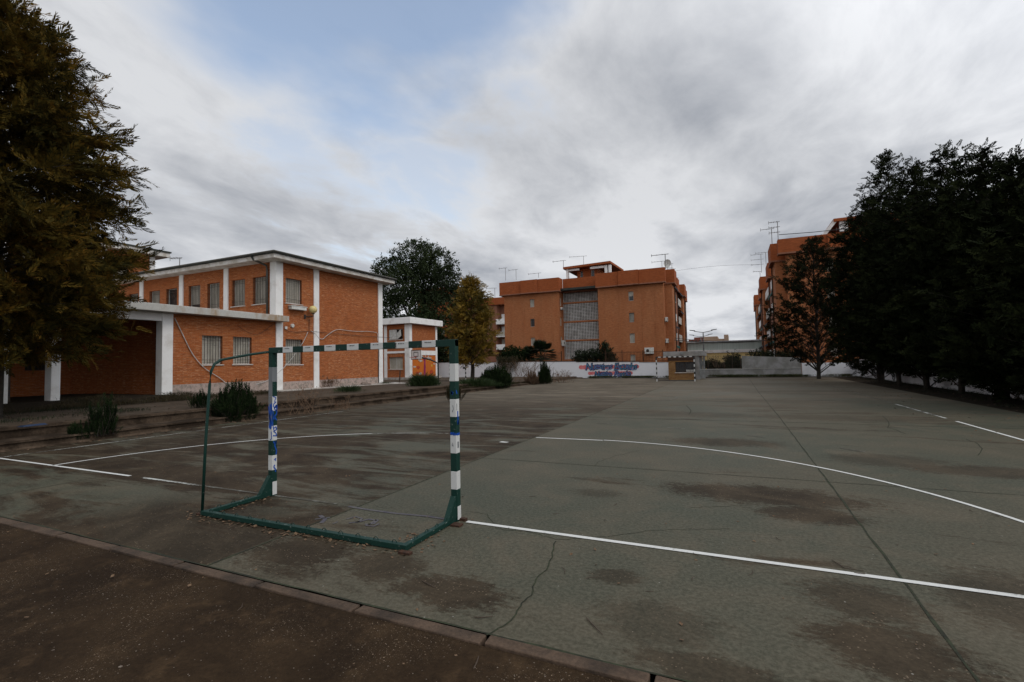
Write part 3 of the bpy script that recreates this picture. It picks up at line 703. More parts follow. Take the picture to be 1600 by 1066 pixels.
cp.build('coping', 'step_concrete', pw_)
MB().box(-26.0, -25.7, YW-.01, YW, 1.2, 1.45).build('painted_vent_hole', 'black_paint', pw_)  # black block on the wall face, the hole's dark inside painted on

# lettering: text geometry made from the built-in font, fattened for the outline
def text_obj(body, size, loc, sx, mats, parent, off, depth, name):
    cu = bpy.data.curves.new(name, 'FONT'); cu.body = body; cu.size = size; cu.offset = off; cu.extrude = depth; cu.space_character = .86
    cu.align_x = 'CENTER'; cu.shear = .25
    o = bpy.data.objects.new(name, cu); COL.objects.link(o); bpy.context.view_layer.update()
    dg = bpy.context.evaluated_depsgraph_get(); me = bpy.data.meshes.new_from_object(o.evaluated_get(dg)); bpy.data.objects.remove(o)
    co = np.empty(len(me.vertices)*3); me.vertices.foreach_get('co', co); co = co.reshape(-1, 3)
    w = co[:, 0].max()-co[:, 0].min(); k = sx/w
    off0 = parent_world(parent)
    wob = .05*np.sin(co[:, 0]*3.1*k+len(body))
    new = np.stack([loc[0]+(co[:, 0]-(co[:, 0].max()+co[:, 0].min())/2)*k, loc[1]-co[:, 2], loc[2]+co[:, 1]+wob], 1)-off0
    me.vertices.foreach_set('co', new.ravel()); me.materials.clear(); me.materials.append(MATS[mats]); me.update()
    q = bpy.data.objects.new(name, me); COL.objects.link(q); q.parent = parent; return q
mp = MB()
for (x0, x1, z0, z1) in ((-11.1, -4.7, .98, 1.36), (-10.1, -5.4, .35, .68)):
    n = 15
    for i in range(n):
        u = (i+.5)/n; blob(mp, x0+(x1-x0)*u, (z0+z1)/2, (x1-x0)/n*.8, (z1-z0)*.62, 0, 9, e=.004+i*.0006, Yp=YW)
mp.build('pink_cloud', 'mur_pink', pw_)
lp = lambda x, y: py(x, y, YW)
for body, xa, xb, yb, sz in (('Nuestras', 915, 957.5, 577.8, 1.02), ('Escuelas', 959.5, 996, 577.8, 1.02), ('Nuestro', 929, 956.5, 588, .80), ('Barrio', 959.5, 986, 588, .80)):
    a, c = lp(xa, yb), lp(xb, yb); cx_ = (a[0]+c[0])/2; w = c[0]-a[0]
    text_obj(body, sz, (cx_, YW-.02, a[2]), w+.1, 'mur_dark', pw_, .07, .004, 'letter_outline')
    text_obj(body, sz, (cx_, YW-.03, a[2]), w, 'mur_blue', pw_, .004, .004, 'lettering')

# iron railing on the wall in front of the flats
rl = thing('railing', (-10, YW+.12, 1.8), 'rusty iron railing on top of the white perimeter wall', 'railing')
b = MB(); x = -15.2
while x < -.9:
    if -13.2 < x < -8.2: x = -8.2
    z0 = zt_w(x)+.08; b.bar((x, YW+.12, z0), (x, YW+.12, z0+1.0), .022); x += .15
b.build('bars', 'rust', rl)
for x in (-15.2, -13.2, -8.2, -6.4, -4.2, -2.2, -.9): MB().bar((x, YW+.12, zt_w(x)+.05), (x, YW+.12, zt_w(x)+1.25), .07).build('post', 'rust', rl)
b = MB()
for dz in (.12, 1.05): b.bar((-15.2, YW+.16, zt_w(-15.2)+dz), (-13.2, YW+.16, zt_w(-13.2)+dz), .04).bar((-8.2, YW+.16, zt_w(-8.2)+dz), (-.9, YW+.16, zt_w(-.9)+dz), .04)
b.build('rail', 'rust', rl)

# guard hut and canopy
YH = 40.6
hp = lambda x, y: py(x, y, YH)
hut = thing('guard_hut', (.5, YH, 0), 'yellow brick hut with a wide dark window behind the far goal', 'hut')
a, c = hp(1045, 594), hp(1086, 594); topz = hp(1060, 558.5)[2]
h = (hp(1055, 566)[0], hp(1085, 566)[0]-.05, hp(1060, 582)[2], hp(1060, 565.5)[2])
b = MB(); wall(b, (0, YH, 0), EY, NY, a[0], c[0], -.02, topz, [h], depth=.2)
b.quad((a[0], YH, -.02), (a[0], YH+3, -.02), (a[0], YH+3, topz), (a[0], YH, topz)).quad((c[0], YH, -.02), (c[0], YH+3, -.02), (c[0], YH+3, topz), (c[0], YH, topz))
b.quad((a[0], YH, topz), (c[0], YH, topz), (c[0], YH+3, topz), (a[0], YH+3, topz)); b.build('wall', 'yellow_brick', hut)
hw = window(hut, (0, YH, 0), EY, NY, h, .2, kind='glass', grille=True, split=True, dark=True)
MB().box(h[0]+.9, h[1], YH+.15, YH+.17, h[2], h[2]+.22).build('lower_pane', 'white_plastic', hw)
MB().box(a[0]-.02, c[0]+.02, YH-.02, YH+.02, topz-.3, topz-.002).build('lintel', 'rust', hut)
cn = thing('entrance_canopy', (1.5, YH+1.2, 0), 'plain grey concrete canopy and pier behind the guard hut', 'canopy')
YK = YH+.9; kp = lambda x, y: py(x, y, YK)
MB().box(kp(1036, 550)[0], kp(1101, 550)[0], YK, YK+3.6, kp(1070, 557)[2], kp(1070, 549.5)[2]+.02).build('slab', 'grey_wall', cn, bevel=.02)
MB().box(kp(1086.5, 580)[0], kp(1093, 580)[0], YK+.05, YK+.6, -.02, kp(1070, 557)[2]-.002).build('pier', 'grey_wall', cn)
MB().box(kp(1065, 553)[0]-.12, kp(1065, 553)[0]+.12, YK-.1, YK, kp(1065, 555)[2], kp(1065, 551)[2]).build('plaque', 'steel_grey', cn)
gt = thing('metal_gate', (2.2, 44, 0), 'narrow pale barred gate beside the grey canopy pier', 'gate')
a, c = kp(1093.5, 580), kp(1101, 580); b = MB(); n = 6
for i in range(n+1):
    x = a[0]+(c[0]-a[0])*i/n; b.bar((x, YK+.3, .05), (x, YK+.3, kp(1095, 558)[2]), .05 if i in (0, n) else .03)
b.build('bars', 'gate_grey', gt)
MB().bar((a[0], YK+.34, .15), (c[0], YK+.34, .15), .05).bar((a[0], YK+.34, 1.9), (c[0], YK+.34, 1.9), .05).build('rail', 'gate_grey', gt)
# low wall with dark mesh fence and hedge
YL = 48.3
lw = thing('low_wall', (3.2, YL, 0), 'low stained grey wall under the dark mesh fence right of the gate', 'wall')
a, c = py(1093, 588, YL), py(1160, 588, YL); zl = py(1130, 577.5, YL)[2]
MB().box(a[0], c[0], YL, YL+.25, -.1, zl).build('wall_body', 'grey_wall', lw); MB().box(a[0]-.02, c[0]-.01, YL-.03, YL+.28, zl+.002, zl+.06).build('coping', 'slab_concrete', lw)
fn = thing('mesh_fence', (3.2, YL+.12, zl), 'dark mesh fence standing on the low stained wall', 'fence')
for i in range(6):
    x = a[0]+.1+(c[0]-a[0]-.2)*i/5; MB().bar((x, YL+.12, zl+.06), (x, YL+.12, zl+1.45), .05).build('post', 'iron', fn)
b = MB(); x = a[0]
while x < c[0]: b.bar((x, YL+.12, zl+.1), (x, YL+.12, zl+1.4), .012); x += .1
for k in range(5): b.bar((a[0], YL+.14, zl+.15+k*.3), (c[0], YL+.14, zl+.15+k*.3), .012)
b.build('mesh_panel', 'iron', fn)
hwl = thing('boundary_wall', (7.8, YL, 0), 'tall grey rendered wall panel beneath the sparse pine', 'wall')
a, c = py(1160, 588, YL), py(1253, 588, YL); zh0, zh1 = py(1160, 556, YL)[2], py(1253, 559, YL)[2]
MB().hexa([(a[0], YL, -.1), (c[0], YL, -.1), (c[0], YL+.25, -.1), (a[0], YL+.25, -.1), (a[0], YL, zh0), (c[0], YL, zh1), (c[0], YL+.25, zh1), (a[0], YL+.25, zh0)]).build('wall_body', 'grey_wall', hwl)
zj = py(1200, 575.5, YL)[2]; MB().box(a[0], c[0], YL-.025, YL-.001, zj-.03, zj).build('ledge', 'slab_concrete', hwl)
sw = thing('side_wall', (14.6, 25, 0), 'low white side wall behind the row of dark cypress trunks', 'wall')
MB().box(c[0]+.05, 14.6, YL+.02, YL+.25, -.1, 1.25).box(14.6, 14.85, -6, YL+.25, -.1, 1.5).build('wall_body', 'wall_paint', sw)

# ------------------------------------------------------------------ FLATS
def parapet_run(parent, segs, z0, z1, mat='parapet_brick'):
    for (x0, x1, y0, y1) in segs:
        p = MB().box(x0, x1, y0, y1, z0, z1).build('parapet', mat, parent)
        MB().box(x0-.03, x1+.03, y0-.03, y1+.03, z0-.16, z0-.002).build('string_course', 'pink_brick', p)
def balcony(parent, X_, y0, y1, z, sgn, rail='white_paint', out=.75, awn=None, laundry=False):
    """balcony on a side wall at X_, sticking out along sgn*X"""
    xa, xb = sorted((X_, X_+sgn*out)); xo = X_+sgn*out
    p = MB().box(xa, xb, y0, y1, z-.14, z).build('balcony', 'slab_concrete', parent)
    m = MB().box(min(xo, xo-sgn*.06), max(xo, xo-sgn*.06), y0, y1, z+.003, z+.95)
    m.build('balcony_front', rail, p)
    if awn:
        q = MB(); q.quad((X_, y0, z+2.35), (X_, y1, z+2.35), (xo+sgn*.35, y1, z+1.75), (xo+sgn*.35, y0, z+1.75)).quad((xo+sgn*.35, y0, z+1.75), (xo+sgn*.35, y1, z+1.75), (xo+sgn*.35, y1, z+1.5), (xo+sgn*.35, y0, z+1.5)); q.build('awning', awn, p)
def flat_side(parent, X_, y0, y1, z1, sgn, n, rs, bay=(4.6, 2.6), floors=(1.9, 4.65, 7.4, 10.15)):
    """stepped side: alternating projecting brick piers and balcony bays"""
    y = y0; i = 0
    while y < y1-1:
        w = min(bay[i % 2], y1-y)
        if i % 2 == 0:      # projecting pier with its parapet box
            o = .95 if i % 4 == 0 else .6
            xa, xb = sorted((X_, X_+sgn*o))
            MB().box(xa, xb, y, y+w*.55, 0, z1-1.75).build('pier', 'pink_brick' if i % 4 else 'flat_brick', parent)
            parapet_run(parent, [(min(xa, xa+sgn*.35), max(xb, xb+sgn*.35), y-.15, y+w*.55+.15)], z1-1.75, z1+.0)
            MB().tube([(X_+sgn*(o+.05), y+w*.5+.25, 0), (X_+sgn*(o+.05), y+w*.5+.25, z1-1.9)], .07, 5).build('downpipe', 'rust', parent)
        else:
            for k, z in enumerate(floors):
                if z > z1-3: continue
                balcony(parent, X_, y+.05-bay[0]*.4, y+w-.05, z, sgn, rs.choice(['white_paint', 'soffit', 'iron', 'white_paint']), .7, rs.choice([None, None, 'awning_green', 'awning_dark']))
                ya = y-bay[0]*.2; MB().box(min(X_+sgn*.012, X_+sgn*.03), max(X_+sgn*.012, X_+sgn*.03), ya, ya+1.6, z+.05, z+2.2).build('balcony_door', rs.choice(['dark_glass', 'shutter', 'dark_glass']), parent)
        y += w; i += 1

YF = 60.0; FX = lambda x, yv=YF, yy=440: py(x, yy, yv)[0]
flt = thing('apartment_building', (-15, 70, 0), 'five-storey brick flats with a pale lattice stairwell behind the graffiti wall', 'apartment building', 'brick apartment buildings round the playground')
zc = lambda x, y, yv=YF: py(x, y, yv)[2]
HT = 13.75; HP = 11.95
xl, xa1, xa2, xb, xr = -26.35, -17.85, -17.0, -12.15, -3.55
wl = (-22.2, -21.55); wr = (-8.0, -7.35)
zl_ = [1.35, 4.15, 6.9, 9.75]
hw1 = [(wl[0], wl[1], z+.1, z+1.25) for z in zl_[1:]]
hw2 = [(wr[0], wr[1], z, z+1.25) for z in zl_]
b = MB(); wall(b, (0, YF, 0), EY, NY, xl, xa1, -.1, HP, hw1, depth=.2); wall(b, (0, YF, 0), EY, NY, xb, xr, -.1, HP, hw2, depth=.2)
b.quad((xl, YF, -.1), (xl, 86, -.1), (xl, 86, HP), (xl, YF, HP)).quad((xb, YF, -.1), (xb, YF+2.2, -.1), (xb, YF+2.2, HP), (xb, YF, HP))
b.quad((xl, 86, -.1), (xr, 86, -.1), (xr, 86, HP), (xl, 86, HP)).quad((xr, YF, -.1), (xr, 86, -.1), (xr, 86, HP), (xr, YF, HP))
hw3 = [(YF+.7, YF+1.3, z+.1, z+1.3) for z in zl_[1:]]
wall(b, (xa1, 0, 0), EX, NX, YF, YF+2.2, -.1, HP, hw3, depth=.15); b.build('wall', 'flat_brick', flt)
for i, h in enumerate(hw1): window(flt, (0, YF, 0), EY, NY, h, .2, grille=(i == 1), sill=False, kind='glass' if i == 1 else 'shutter')
for i, h in enumerate(hw2): window(flt, (0, YF, 0), EY, NY, h, .2, grille=(i == 2), sill=False, open_=(.3, 0, 0, .5)[i])
for h in hw3: window(flt, (xa1, 0, 0), EX, NX, h, .15, grille=False, sill=False)
# vertical brick strips on the front
for x in (-25.4, -23.3, -20.6, -18.9, -11.4, -9.4, -6.3, -4.6): MB().box(x, x+.16, YF-.03, YF-.002, 0, HP-.2).build('brick_strip', 'flat_brick', flt)
# lattice stairwell
YLt = YF+2.2
zz = [-.1, 2.05, 4.85, 7.55, 10.3, 12.4]
MB().quad((xa1, YLt+2.6, -.1), (xb, YLt+2.6, -.1), (xb, YLt+2.6, HP), (xa1, YLt+2.6, HP)).build('stairwell_dark_back', 'roof_sheet', flt)  # back sheet in near-black roof colour, painting in the unlit stairwell
for z0, z1 in zip(zz[:-1], zz[1:]):
    z1_ = min(z1, HP-.1)
    if z1_-z0 < .5: continue
    p = MB(); n = 24
    for i in range(n+1):
        x = xa1+.05+(xb-xa1-.1)*i/n; p.box(x-.032, x+.032, YLt, YLt+.12, z0+.16, z1_-.02)
    m = max(2, round((z1_-z0-.2)/.205))
    for i in range(m+1):
        z = z0+.18+(z1_-z0-.22)*i/m; p.box(xa1, xb, YLt+.015, YLt+.1, z-.032, z+.032)
    p.build('lattice_panel', 'lattice_white', flt)
    MB().box(xa1, xb, YLt-.06, YLt+.2, z0-.1, z0+.15).build('floor_band', 'flat_brick', flt)
parapet_run(flt, [(xl-.55, -23.4, YF-.45, YF+.3), (-23.38, -20.8, YF-.65, YF+.3), (-20.78, xa1+.25, YF-.45, YF+.3), (xa1+.27, xb-.2, YF+1.3, YF+2.3), (xb-.18, -9.2, YF-.45, YF+.3), (-9.18, -6.6, YF-.65, YF+.3), (-6.58, xr+.35, YF-.45, YF+.3)], HP, HT)
parapet_run(flt, [(xa1-.2, xa1+.25, YF+.32, YF+1.28), (xb-.18, xb+.3, YF+.32, YF+1.28)], HP, HT-.01)
MB().box(xl, xr, YF+.3, 86, HP, HP+.3).build('roof', 'roof_sheet', flt)
parapet_run(flt, [(xl-.55, xl+.1, YF+.32, 86)], HP, HT)
# penthouse stair head
ph = lambda x, y: py(x, y, YF+2)
a, c = ph(884, 430)[0], ph(953, 430)[0]
hh = [(ph(903, 425)[0], ph(907, 425)[0], 14.0, 15.0), (ph(920, 425)[0], ph(925, 425)[0], 14.0, 15.0)]
b = MB(); wall(b, (0, YF+3.2, 0), EY, NY, ph(898, 430)[0], ph(930, 430)[0], HP+.3, 15.3, hh, depth=.15); b.quad((ph(930, 430)[0], YF+3.2, HP+.3), (ph(930, 430)[0], YF+9, HP+.3), (ph(930, 430)[0], YF+9, 15.3), (ph(930, 430)[0], YF+3.2, 15.3)); b.quad((ph(898, 430)[0], YF+3.2, HP+.3), (ph(898, 430)[0], YF+9, HP+.3), (ph(898, 430)[0], YF+9, 15.3), (ph(898, 430)[0], YF+3.2, 15.3)); b.build('penthouse_wall', 'parapet_brick', flt)
for h in hh: window(flt, (0, YF+3.2, 0), EY, NY, h, .15, kind='glass', grille=False, sill=False)
rA, rB = ph(880, 420)[0], ph(954, 420)[0]
MB().hexa([(rA, YF+1.9, 15.3), (rB, YF+1.9, 15.5), (rB+.3, YF+9.5, 15.5), (rA, YF+9.5, 15.3), (rA, YF+1.9, 15.6), (rB, YF+1.9, 15.8), (rB+.3, YF+9.5, 15.8), (rA, YF+9.5, 15.6)]).build('penthouse_roof', 'parapet_brick', flt)
for x in (rA+.35, rB-.9, rB-.35): MB().box(x, x+.35, YF+2.2, YF+2.6, HP+.3, 15.32).build('penthouse_post', 'white_paint', flt)
MB().box(rB-3, rB-.95, YF+2.25, YF+2.5, 15.0, 15.3).build('penthouse_beam', 'white_paint', flt); MB().box(rA+.72, rA+2.3, YF+2.25, YF+2.5, 15.0, 15.29).build('penthouse_beam', 'white_paint', flt)
# right hand side of the block
rs2 = random.Random(5)
flat_side(flt, xr, YF+1.6, 86, HT, 1, 6, rs2)
for i, z in enumerate((3.9, 6.7)): ac_unit((xr+.02, YF+.7, z+.1), (1, 0, 0), ('lower', 'upper')[i]+' air conditioner on the shaded corner of the central flats')
q = py(1015, 550, YF); ac_unit((q[0], YF, q[2]-.25), (0, -1, 0), 'large air conditioner low on the flats front above the wall', 1.15, .8, .4)
q = px(875.5, 540, xa1); ac_unit((xa1, YF+1.3, 4.1), (1, 0, 0), 'air conditioner in the recess beside the lattice stairwell', .9, .8)
q = px(875.5, 465, xa1); ac_unit((xa1, YF+1.0, 9.3), (1, 0, 0), 'small air conditioner under the top recess window by the lattice', .7, .3, .3)
def roof_antenna(xp, ytop, ybot, Yd, label, **k):
    p0, p1 = py(xp, ybot, Yd), py(xp, ytop, Yd); antenna((p0[0], Yd, p0[2]-.1), p1[2]-p0[2]+.1, label, **k)
roof_antenna(790, 418.5, 437.5, 61, 'tall mast at the far left of the central flats roof', boom=1.3, n=3, az=0)
roof_antenna(806.5, 421, 436.5, 62, 'second mast from the left on the central flats roof', boom=1.5, n=2, az=0)
roof_antenna(841.5, 426.5, 433, 61, 'short bracket-shaped antenna on the central flats parapet', boom=2, n=2, az=0)
roof_antenna(880.5, 407, 420, 63, 'antenna on the left corner of the penthouse roof', boom=2, n=3, az=0, sc=1.2)
roof_antenna(912, 400, 414, 66, 'wide antenna on the middle of the penthouse roof', boom=2.6, n=4, az=.2)
roof_antenna(1040, 397, 419, 61.5, 'tallest antenna at the right corner of the central flats', boom=2.2, n=3, az=0, sc=1.8)
roof_antenna(1034.5, 408, 419, 61, 'low antenna left of the tallest one on the central flats', boom=1.6, n=4, az=0)
roof_antenna(1050.5, 412, 436, 70, 'cluttered multi-level antenna behind the right corner of the central flats', boom=1.4, n=5, az=.8, kind=1)
roof_antenna(1054, 420, 440, 72, 'second cluttered antenna further along the central flats side', boom=1.4, n=5, az=-.5, kind=1)
roof_antenna(1059, 434, 447, 76, 'bracket antenna halfway along the central flats side', boom=1.2, n=3, az=0)
roof_antenna(1066, 452, 465, 84, 'farthest thin antenna on the central flats side', boom=1, n=3, az=0)
p = py(1043, 412, 62); dsh = thing('satellite_dish', p-V3(0, 0, 1), 'round satellite dish beside the tallest antenna', 'satellite dish')
b = MB(); 
for k in range(3):
    r0, r1 = k*.16, (k+1)*.16
    for j in range(12):
        t0, t1 = 2*math.pi*j/12, 2*math.pi*(j+1)/12
        f = lambda r_, t_: p+V3(r_*math.cos(t_), -.35*(r_*r_)*2, r_*1.15*math.sin(t_))
        b.quad(f(r0, t0), f(r0, t1), f(r1, t1), f(r1, t0))
b.build('dish', 'white_plastic', dsh, smooth=True); MB().tube([p-V3(0, -.1, 1.4), p+V3(0, .1, 0)], .04, 5).tube([p, p-V3(0, .5, .1)], .02, 4).build('arm', 'antenna_metal', dsh)

# right hand flats
YR = 50.0
f2 = thing('apartment_building', (12, 60, 0), 'brick flats on the right partly hidden by dark trees', 'apartment building', 'brick apartment buildings round the playground')
xl2, xr2 = 9.6, 30.0; HT2, HP2 = 13.55, 12.2
hq = [(12.9, 13.5, z, z+1.25) for z in (1.8, 4.5, 7.3, 10.0)]+[(21, 21.6, z, z+1.25) for z in (1.8, 4.5, 7.3, 10.0)]
b = MB(); wall(b, (0, YR, 0), EY, NY, xl2, xr2, -.1, HP2, hq, depth=.2)
b.quad((xl2, YR, -.1), (xl2, 112, -.1), (xl2, 112, HP2), (xl2, YR, HP2)); b.quad((xr2, YR, -.1), (xr2, 112, -.1), (xr2, 112, HP2), (xr2, YR, HP2)); b.quad((xl2, 112, -.1), (xr2, 112, -.1), (xr2, 112, HP2), (xl2, 112, HP2))
b.build('wall', 'flat_brick', f2)
for h in hq: window(f2, (0, YR, 0), EY, NY, h, .2, grille=False, sill=False)
for x in (10.6, 12.2, 14.4, 16.5): MB().box(x, x+.16, YR-.03, YR-.002, 0, HP2-.2).build('brick_strip', 'flat_brick', f2)
parapet_run(f2, [(xl2-.75, 13.0, YR-.45, YR+.5), (13.02, 16.4, YR-.62, YR+.5), (16.42, xr2, YR-.45, YR+.5)], HP2, HT2)
MB().box(xl2, xr2, YR+.5, 112, HP2, HP2+.3).build('roof', 'roof_sheet', f2)
rs3 = random.Random(9)
flat_side(f2, xl2, YR+1.5, 112, HT2, -1, 10, rs3, bay=(6.4, 4.6))
b = MB(); hc = (14.6, 17.0)
MB().box(15.3, 26, YR+2.5, YR+9, HP2+.3, 15.2).build('penthouse_wall', 'parapet_brick', f2)
MB().hexa([(14.0, YR+1.8, 15.2), (27, YR+1.8, 15.2), (27, YR+10, 15.2), (14.0, YR+10, 15.2), (14.0, YR+1.8, 15.5), (27, YR+1.8, 15.5), (27, YR+10, 15.5), (14.0, YR+10, 15.5)]).build('penthouse_roof', 'parapet_brick', f2)
MB().box(14.5, 15.2, YR+2, YR+2.3, 14.2, 15.19).build('penthouse_beam', 'white_paint', f2); MB().hexa([(12.6, YR+1.9, HT2), (13.0, YR+1.9, HT2), (13.0, YR+2.3, HT2), (12.6, YR+2.3, HT2), (14.0, YR+1.9, 15.4), (14.4, YR+1.9, 15.4), (14.4, YR+2.3, 15.4), (14.0, YR+2.3, 15.4)]).build('penthouse_frame', 'white_paint', f2)
roof_antenna(1216, 346, 375, 51, 'tall many-armed antenna on the right flats corner', boom=1.0, n=4, az=0, kind=1, sc=1.2)
roof_antenna(1206.5, 357, 382, 53, 'leaning twin-boom antenna left of the tall one on the right flats', boom=1.3, n=2, az=0, kind=0, sc=1.2)
roof_antenna(1197, 394, 412, 66, 'upper antenna halfway along the right flats side', boom=1.5, n=4, az=0)
roof_antenna(1190, 397, 425, 72, 'stacked antenna further along the right flats side', boom=1.6, n=3, az=0, kind=1)
roof_antenna(1188, 424, 437, 78, 'small antenna low behind the stacked one', boom=1.3, n=4, az=.5)
roof_antenna(1312, 357.5, 366, 52, 'short stub mast carrying the cable on the right flats', boom=.3, n=2, az=0)
tag(MB().tube([py(1217, 367, 51), py(1270, 363, 51.5), py(1312, 358.5, 52), py(1330, 357, 52)], .035, 5).build('cable', 'cable_dark'), 'taut cable above the right flats parapet', 'cable')

# far flats on the left with balconies, and the one behind the big tree
f3 = thing('apartment_building', (-52, 105, 0), 'far flats with white balconies left of the central flats', 'apartment building', 'brick apartment buildings round the playground')
XF = -48.0; p = lambda x, y: px(x, y, XF)
zt3 = py(775, 470, 97)[2]
yF = 96.0
xx0, xx1 = py(745, 480, yF)[0], py(776, 480, yF)[0]
zp = py(770, 477, yF)[2]; zt3 = py(770, 466, yF)[2]
hz = [(py(766, 500, yF)[0]-.3, py(768.5, 500, yF)[0], z, z+1.4) for z in (4.2, 7.1, 10.0, 12.6)]
b = MB(); wall(b, (0, yF, 0), EY, NY, xx0-6, xx1, 0, zp, hz, depth=.2); b.quad((xx1, yF, 0), (xx1, 120, 0), (xx1, 120, zp), (xx1, yF, zp)); b.build('wall', 'pink_brick', f3)
for h in hz: window(f3, (0, yF, 0), EY, NY, h, .2, kind='glass', grille=False, sill=False)
x4 = xx1+6
b = MB(); b.quad((xx1, yF+1.6, 0), (x4, yF+1.6, 0), (x4, yF+1.6, zp), (xx1, yF+1.6, zp)); b.build('wall', 'pink_brick', f3)
MB().box(xx0-6.5, x4, yF-.4, yF+1.7, zp, zt3).build('parapet', 'parapet_brick', f3)
for k, z in enumerate((2.2, 5.15, 8.1, 11.05)):
    bl = MB().box(xx1+.02, x4, yF-.6, yF+1.5, z-.2, z).build('balcony', 'white_paint', f3)
    MB().box(xx1+.02, x4, yF-.6, yF-.5, z+.003, z+1.0).build('balcony_front', ('soffit', 'white_paint', 'shutter', 'white_paint')[k], bl)
    MB().box(xx1+.5, xx1+2.3, yF+1.5, yF+1.58, z+.1, z+2.3).build('balcony_door', 'white_paint' if k > 1 else 'shutter', bl)
    MB().box(xx1+2.6, x4, yF+1.5, yF+1.57, z+.1, z+2.3).build('balcony_pane', 'dark_glass', bl)
roof_antenna(766.5, 463, 476, 97, 'short antenna at the left of the far flats roof', boom=1.5, n=2, az=0, sc=1.6)
roof_antenna(773.5, 450, 474, 97, 'tall antenna on the far flats beside the yellow tree', boom=2.5, n=3, az=.3, sc=1.8)
roof_antenna(787.5, 469, 480, 98, 'low bracket antenna between the far and central flats', boom=1.6, n=2, az=0, sc=1.4)
f4 = thing('apartment_building', (-70, 112, 0), 'orange flats glimpsed through the crown of the broad dark tree', 'apartment building', 'brick apartment buildings round the playground')
q0, q1 = py(652, 456, 110), py(712, 458, 110)
hz = [(x, x+1.4, z, z+1.5) for x in np.arange(q0[0]+1, q1[0]-2, 3.4).tolist() for z in (4, 7, 10, 13)]
b = MB(); wall(b, (0, 110, 0), EY, NY, q0[0], q1[0], 0, q0[2], hz, depth=.2); b.quad((q1[0], 110, 0), (q1[0], 125, 0), (q1[0], 125, q0[2]), (q1[0], 110, q0[2])); b.build('wall', 'parapet_brick', f4)
for h in hz: window(f4, (0, 110, 0), EY, NY, h, .2, grille=False, sill=False)
MB().box(q0[0]-.4, q1[0]+.4, 109.6, 125, q0[2]+.003, q0[2]+.5).build('roof', 'parapet_brick', f4)

# warehouse and distant block
wh = thing('warehouse', (3, 92, 0), 'long low warehouse with grey-green sheeting over a yellow wall', 'building')
P9 = lambda x, y: py(x, y, 90)
x0, x1 = P9(1076, 535)[0]-2, P9(1180, 535)[0]+4; z3, z2, z1 = P9(1130, 532.5)[2], P9(1130, 546.5)[2], P9(1130, 549)[2]
MB().box(x0, x1, 90, 130, z2, z3-.203).build('cladding', 'sheet_green', wh)
b = MB(); x = x0
while x < x1: b.box(x, x+.12, 89.93, 89.998, z2+.05, z3-.4); x += .75
b.build('ribs', 'sheet_green', wh)
MB().box(x0-.3, x1+.3, 89.7, 131, z3-.2, z3).build('roof', 'roof_pale', wh)
MB().box(x0-.1, x1, 89.8, 90.1, z1-.25, z2-.003).build('band', 'white_paint', wh)
MB().box(x0+4.2, x1, 90.0, 129, 0, z1-.253).build('wall', 'yellow_wall', wh)
db = thing('distant_building', (3, 150, 0), 'tan and dark red distant building with stepped roofline above the warehouse', 'building')
D = lambda x, y: py(x, y, 150)
b = MB(); b.box(D(1098, 525)[0], D(1121, 525)[0], 150, 165, 0, D(1110, 526)[2]).box(D(1121, 525)[0]+.02, D(1131, 525)[0], 150.1, 165, 0, D(1125, 529.5)[2]).box(D(1131, 525)[0]+.02, D(1138, 525)[0], 149.9, 165, 0, D(1134, 523)[2]); b.build('wall', 'tan_wall', db)
b = MB().box(D(1076, 528)[0], D(1098, 528)[0]-.02, 149.5, 160, 0, D(1085, 530.5)[2]).box(D(1084, 528)[0], D(1098, 528)[0]-.03, 151, 158, D(1085, 530.5)[2]+.01, D(1090, 527)[2]); b.build('annexe_wall', 'red_wall', db)
for x in (1080, 1086, 1092): MB().box(D(x, 530)[0], D(x+3, 530)[0], 149.4, 149.49, D(x, 534.5)[2], D(x, 532.5)[2]).build('window', 'dark_glass', db)
# twin street lamps
for (xp, yt, Yd, lab) in ((1098.5, 517, 85, 'taller double-armed street lamp above the warehouse roof'), (1095, 524, 100, 'shorter double-armed street lamp beyond the warehouse')):
    top = py(xp, yt, Yd); t = thing('street_lamp', (top[0], Yd, 0), lab, 'street lamp', 'double-armed street lamps')
    MB().tube([(top[0], Yd, 0), (top[0], Yd, top[2]-.25)], [.16, .08], 7).build('pole', 'steel_grey', t)
    for s in (-1, 1):
        MB().tube([(top[0], Yd, top[2]-.3), (top[0]+s*1.0, Yd, top[2]-.12), (top[0]+s*1.5, Yd, top[2])], .06, 5).build('arm', 'steel_grey', t)
        MB().hexa([(top[0]+s*1.3, Yd-.15, top[2]-.02), (top[0]+s*2.2, Yd-.12, top[2]+.12), (top[0]+s*2.2, Yd+.12, top[2]+.12), (top[0]+s*1.3, Yd+.15, top[2]-.02), (top[0]+s*1.3, Yd-.15, top[2]+.13), (top[0]+s*2.2, Yd-.12, top[2]+.24), (top[0]+s*2.2, Yd+.12, top[2]+.24), (top[0]+s*1.3, Yd+.15, top[2]+.13)]).build('lamp_head', 'steel_grey', t)
# overhead wires
def wire(a, c, sag, r, label):
    a, c = V3(*a), V3(*c); P = [a+(c-a)*i/14-V3(0, 0, sag*4*(i/14)*(1-i/14)) for i in range(15)]
    tag(MB().tube(P, r, 4).build('wire', 'cable_dark'), label, 'wire')
wire(py(1056, 423.5, 75), py(1186, 414, 75), -.3, .014, 'thin wire sagging high between the two blocks of flats')
wire(py(1050, 531, 62), py(1200, 531.5, 70), .35, .05, 'thick overhead cable crossing low between the flats')
wire(py(1050, 528, 62), py(1190, 533, 72), .25, .03, 'thinner overhead cable just above the thick one')

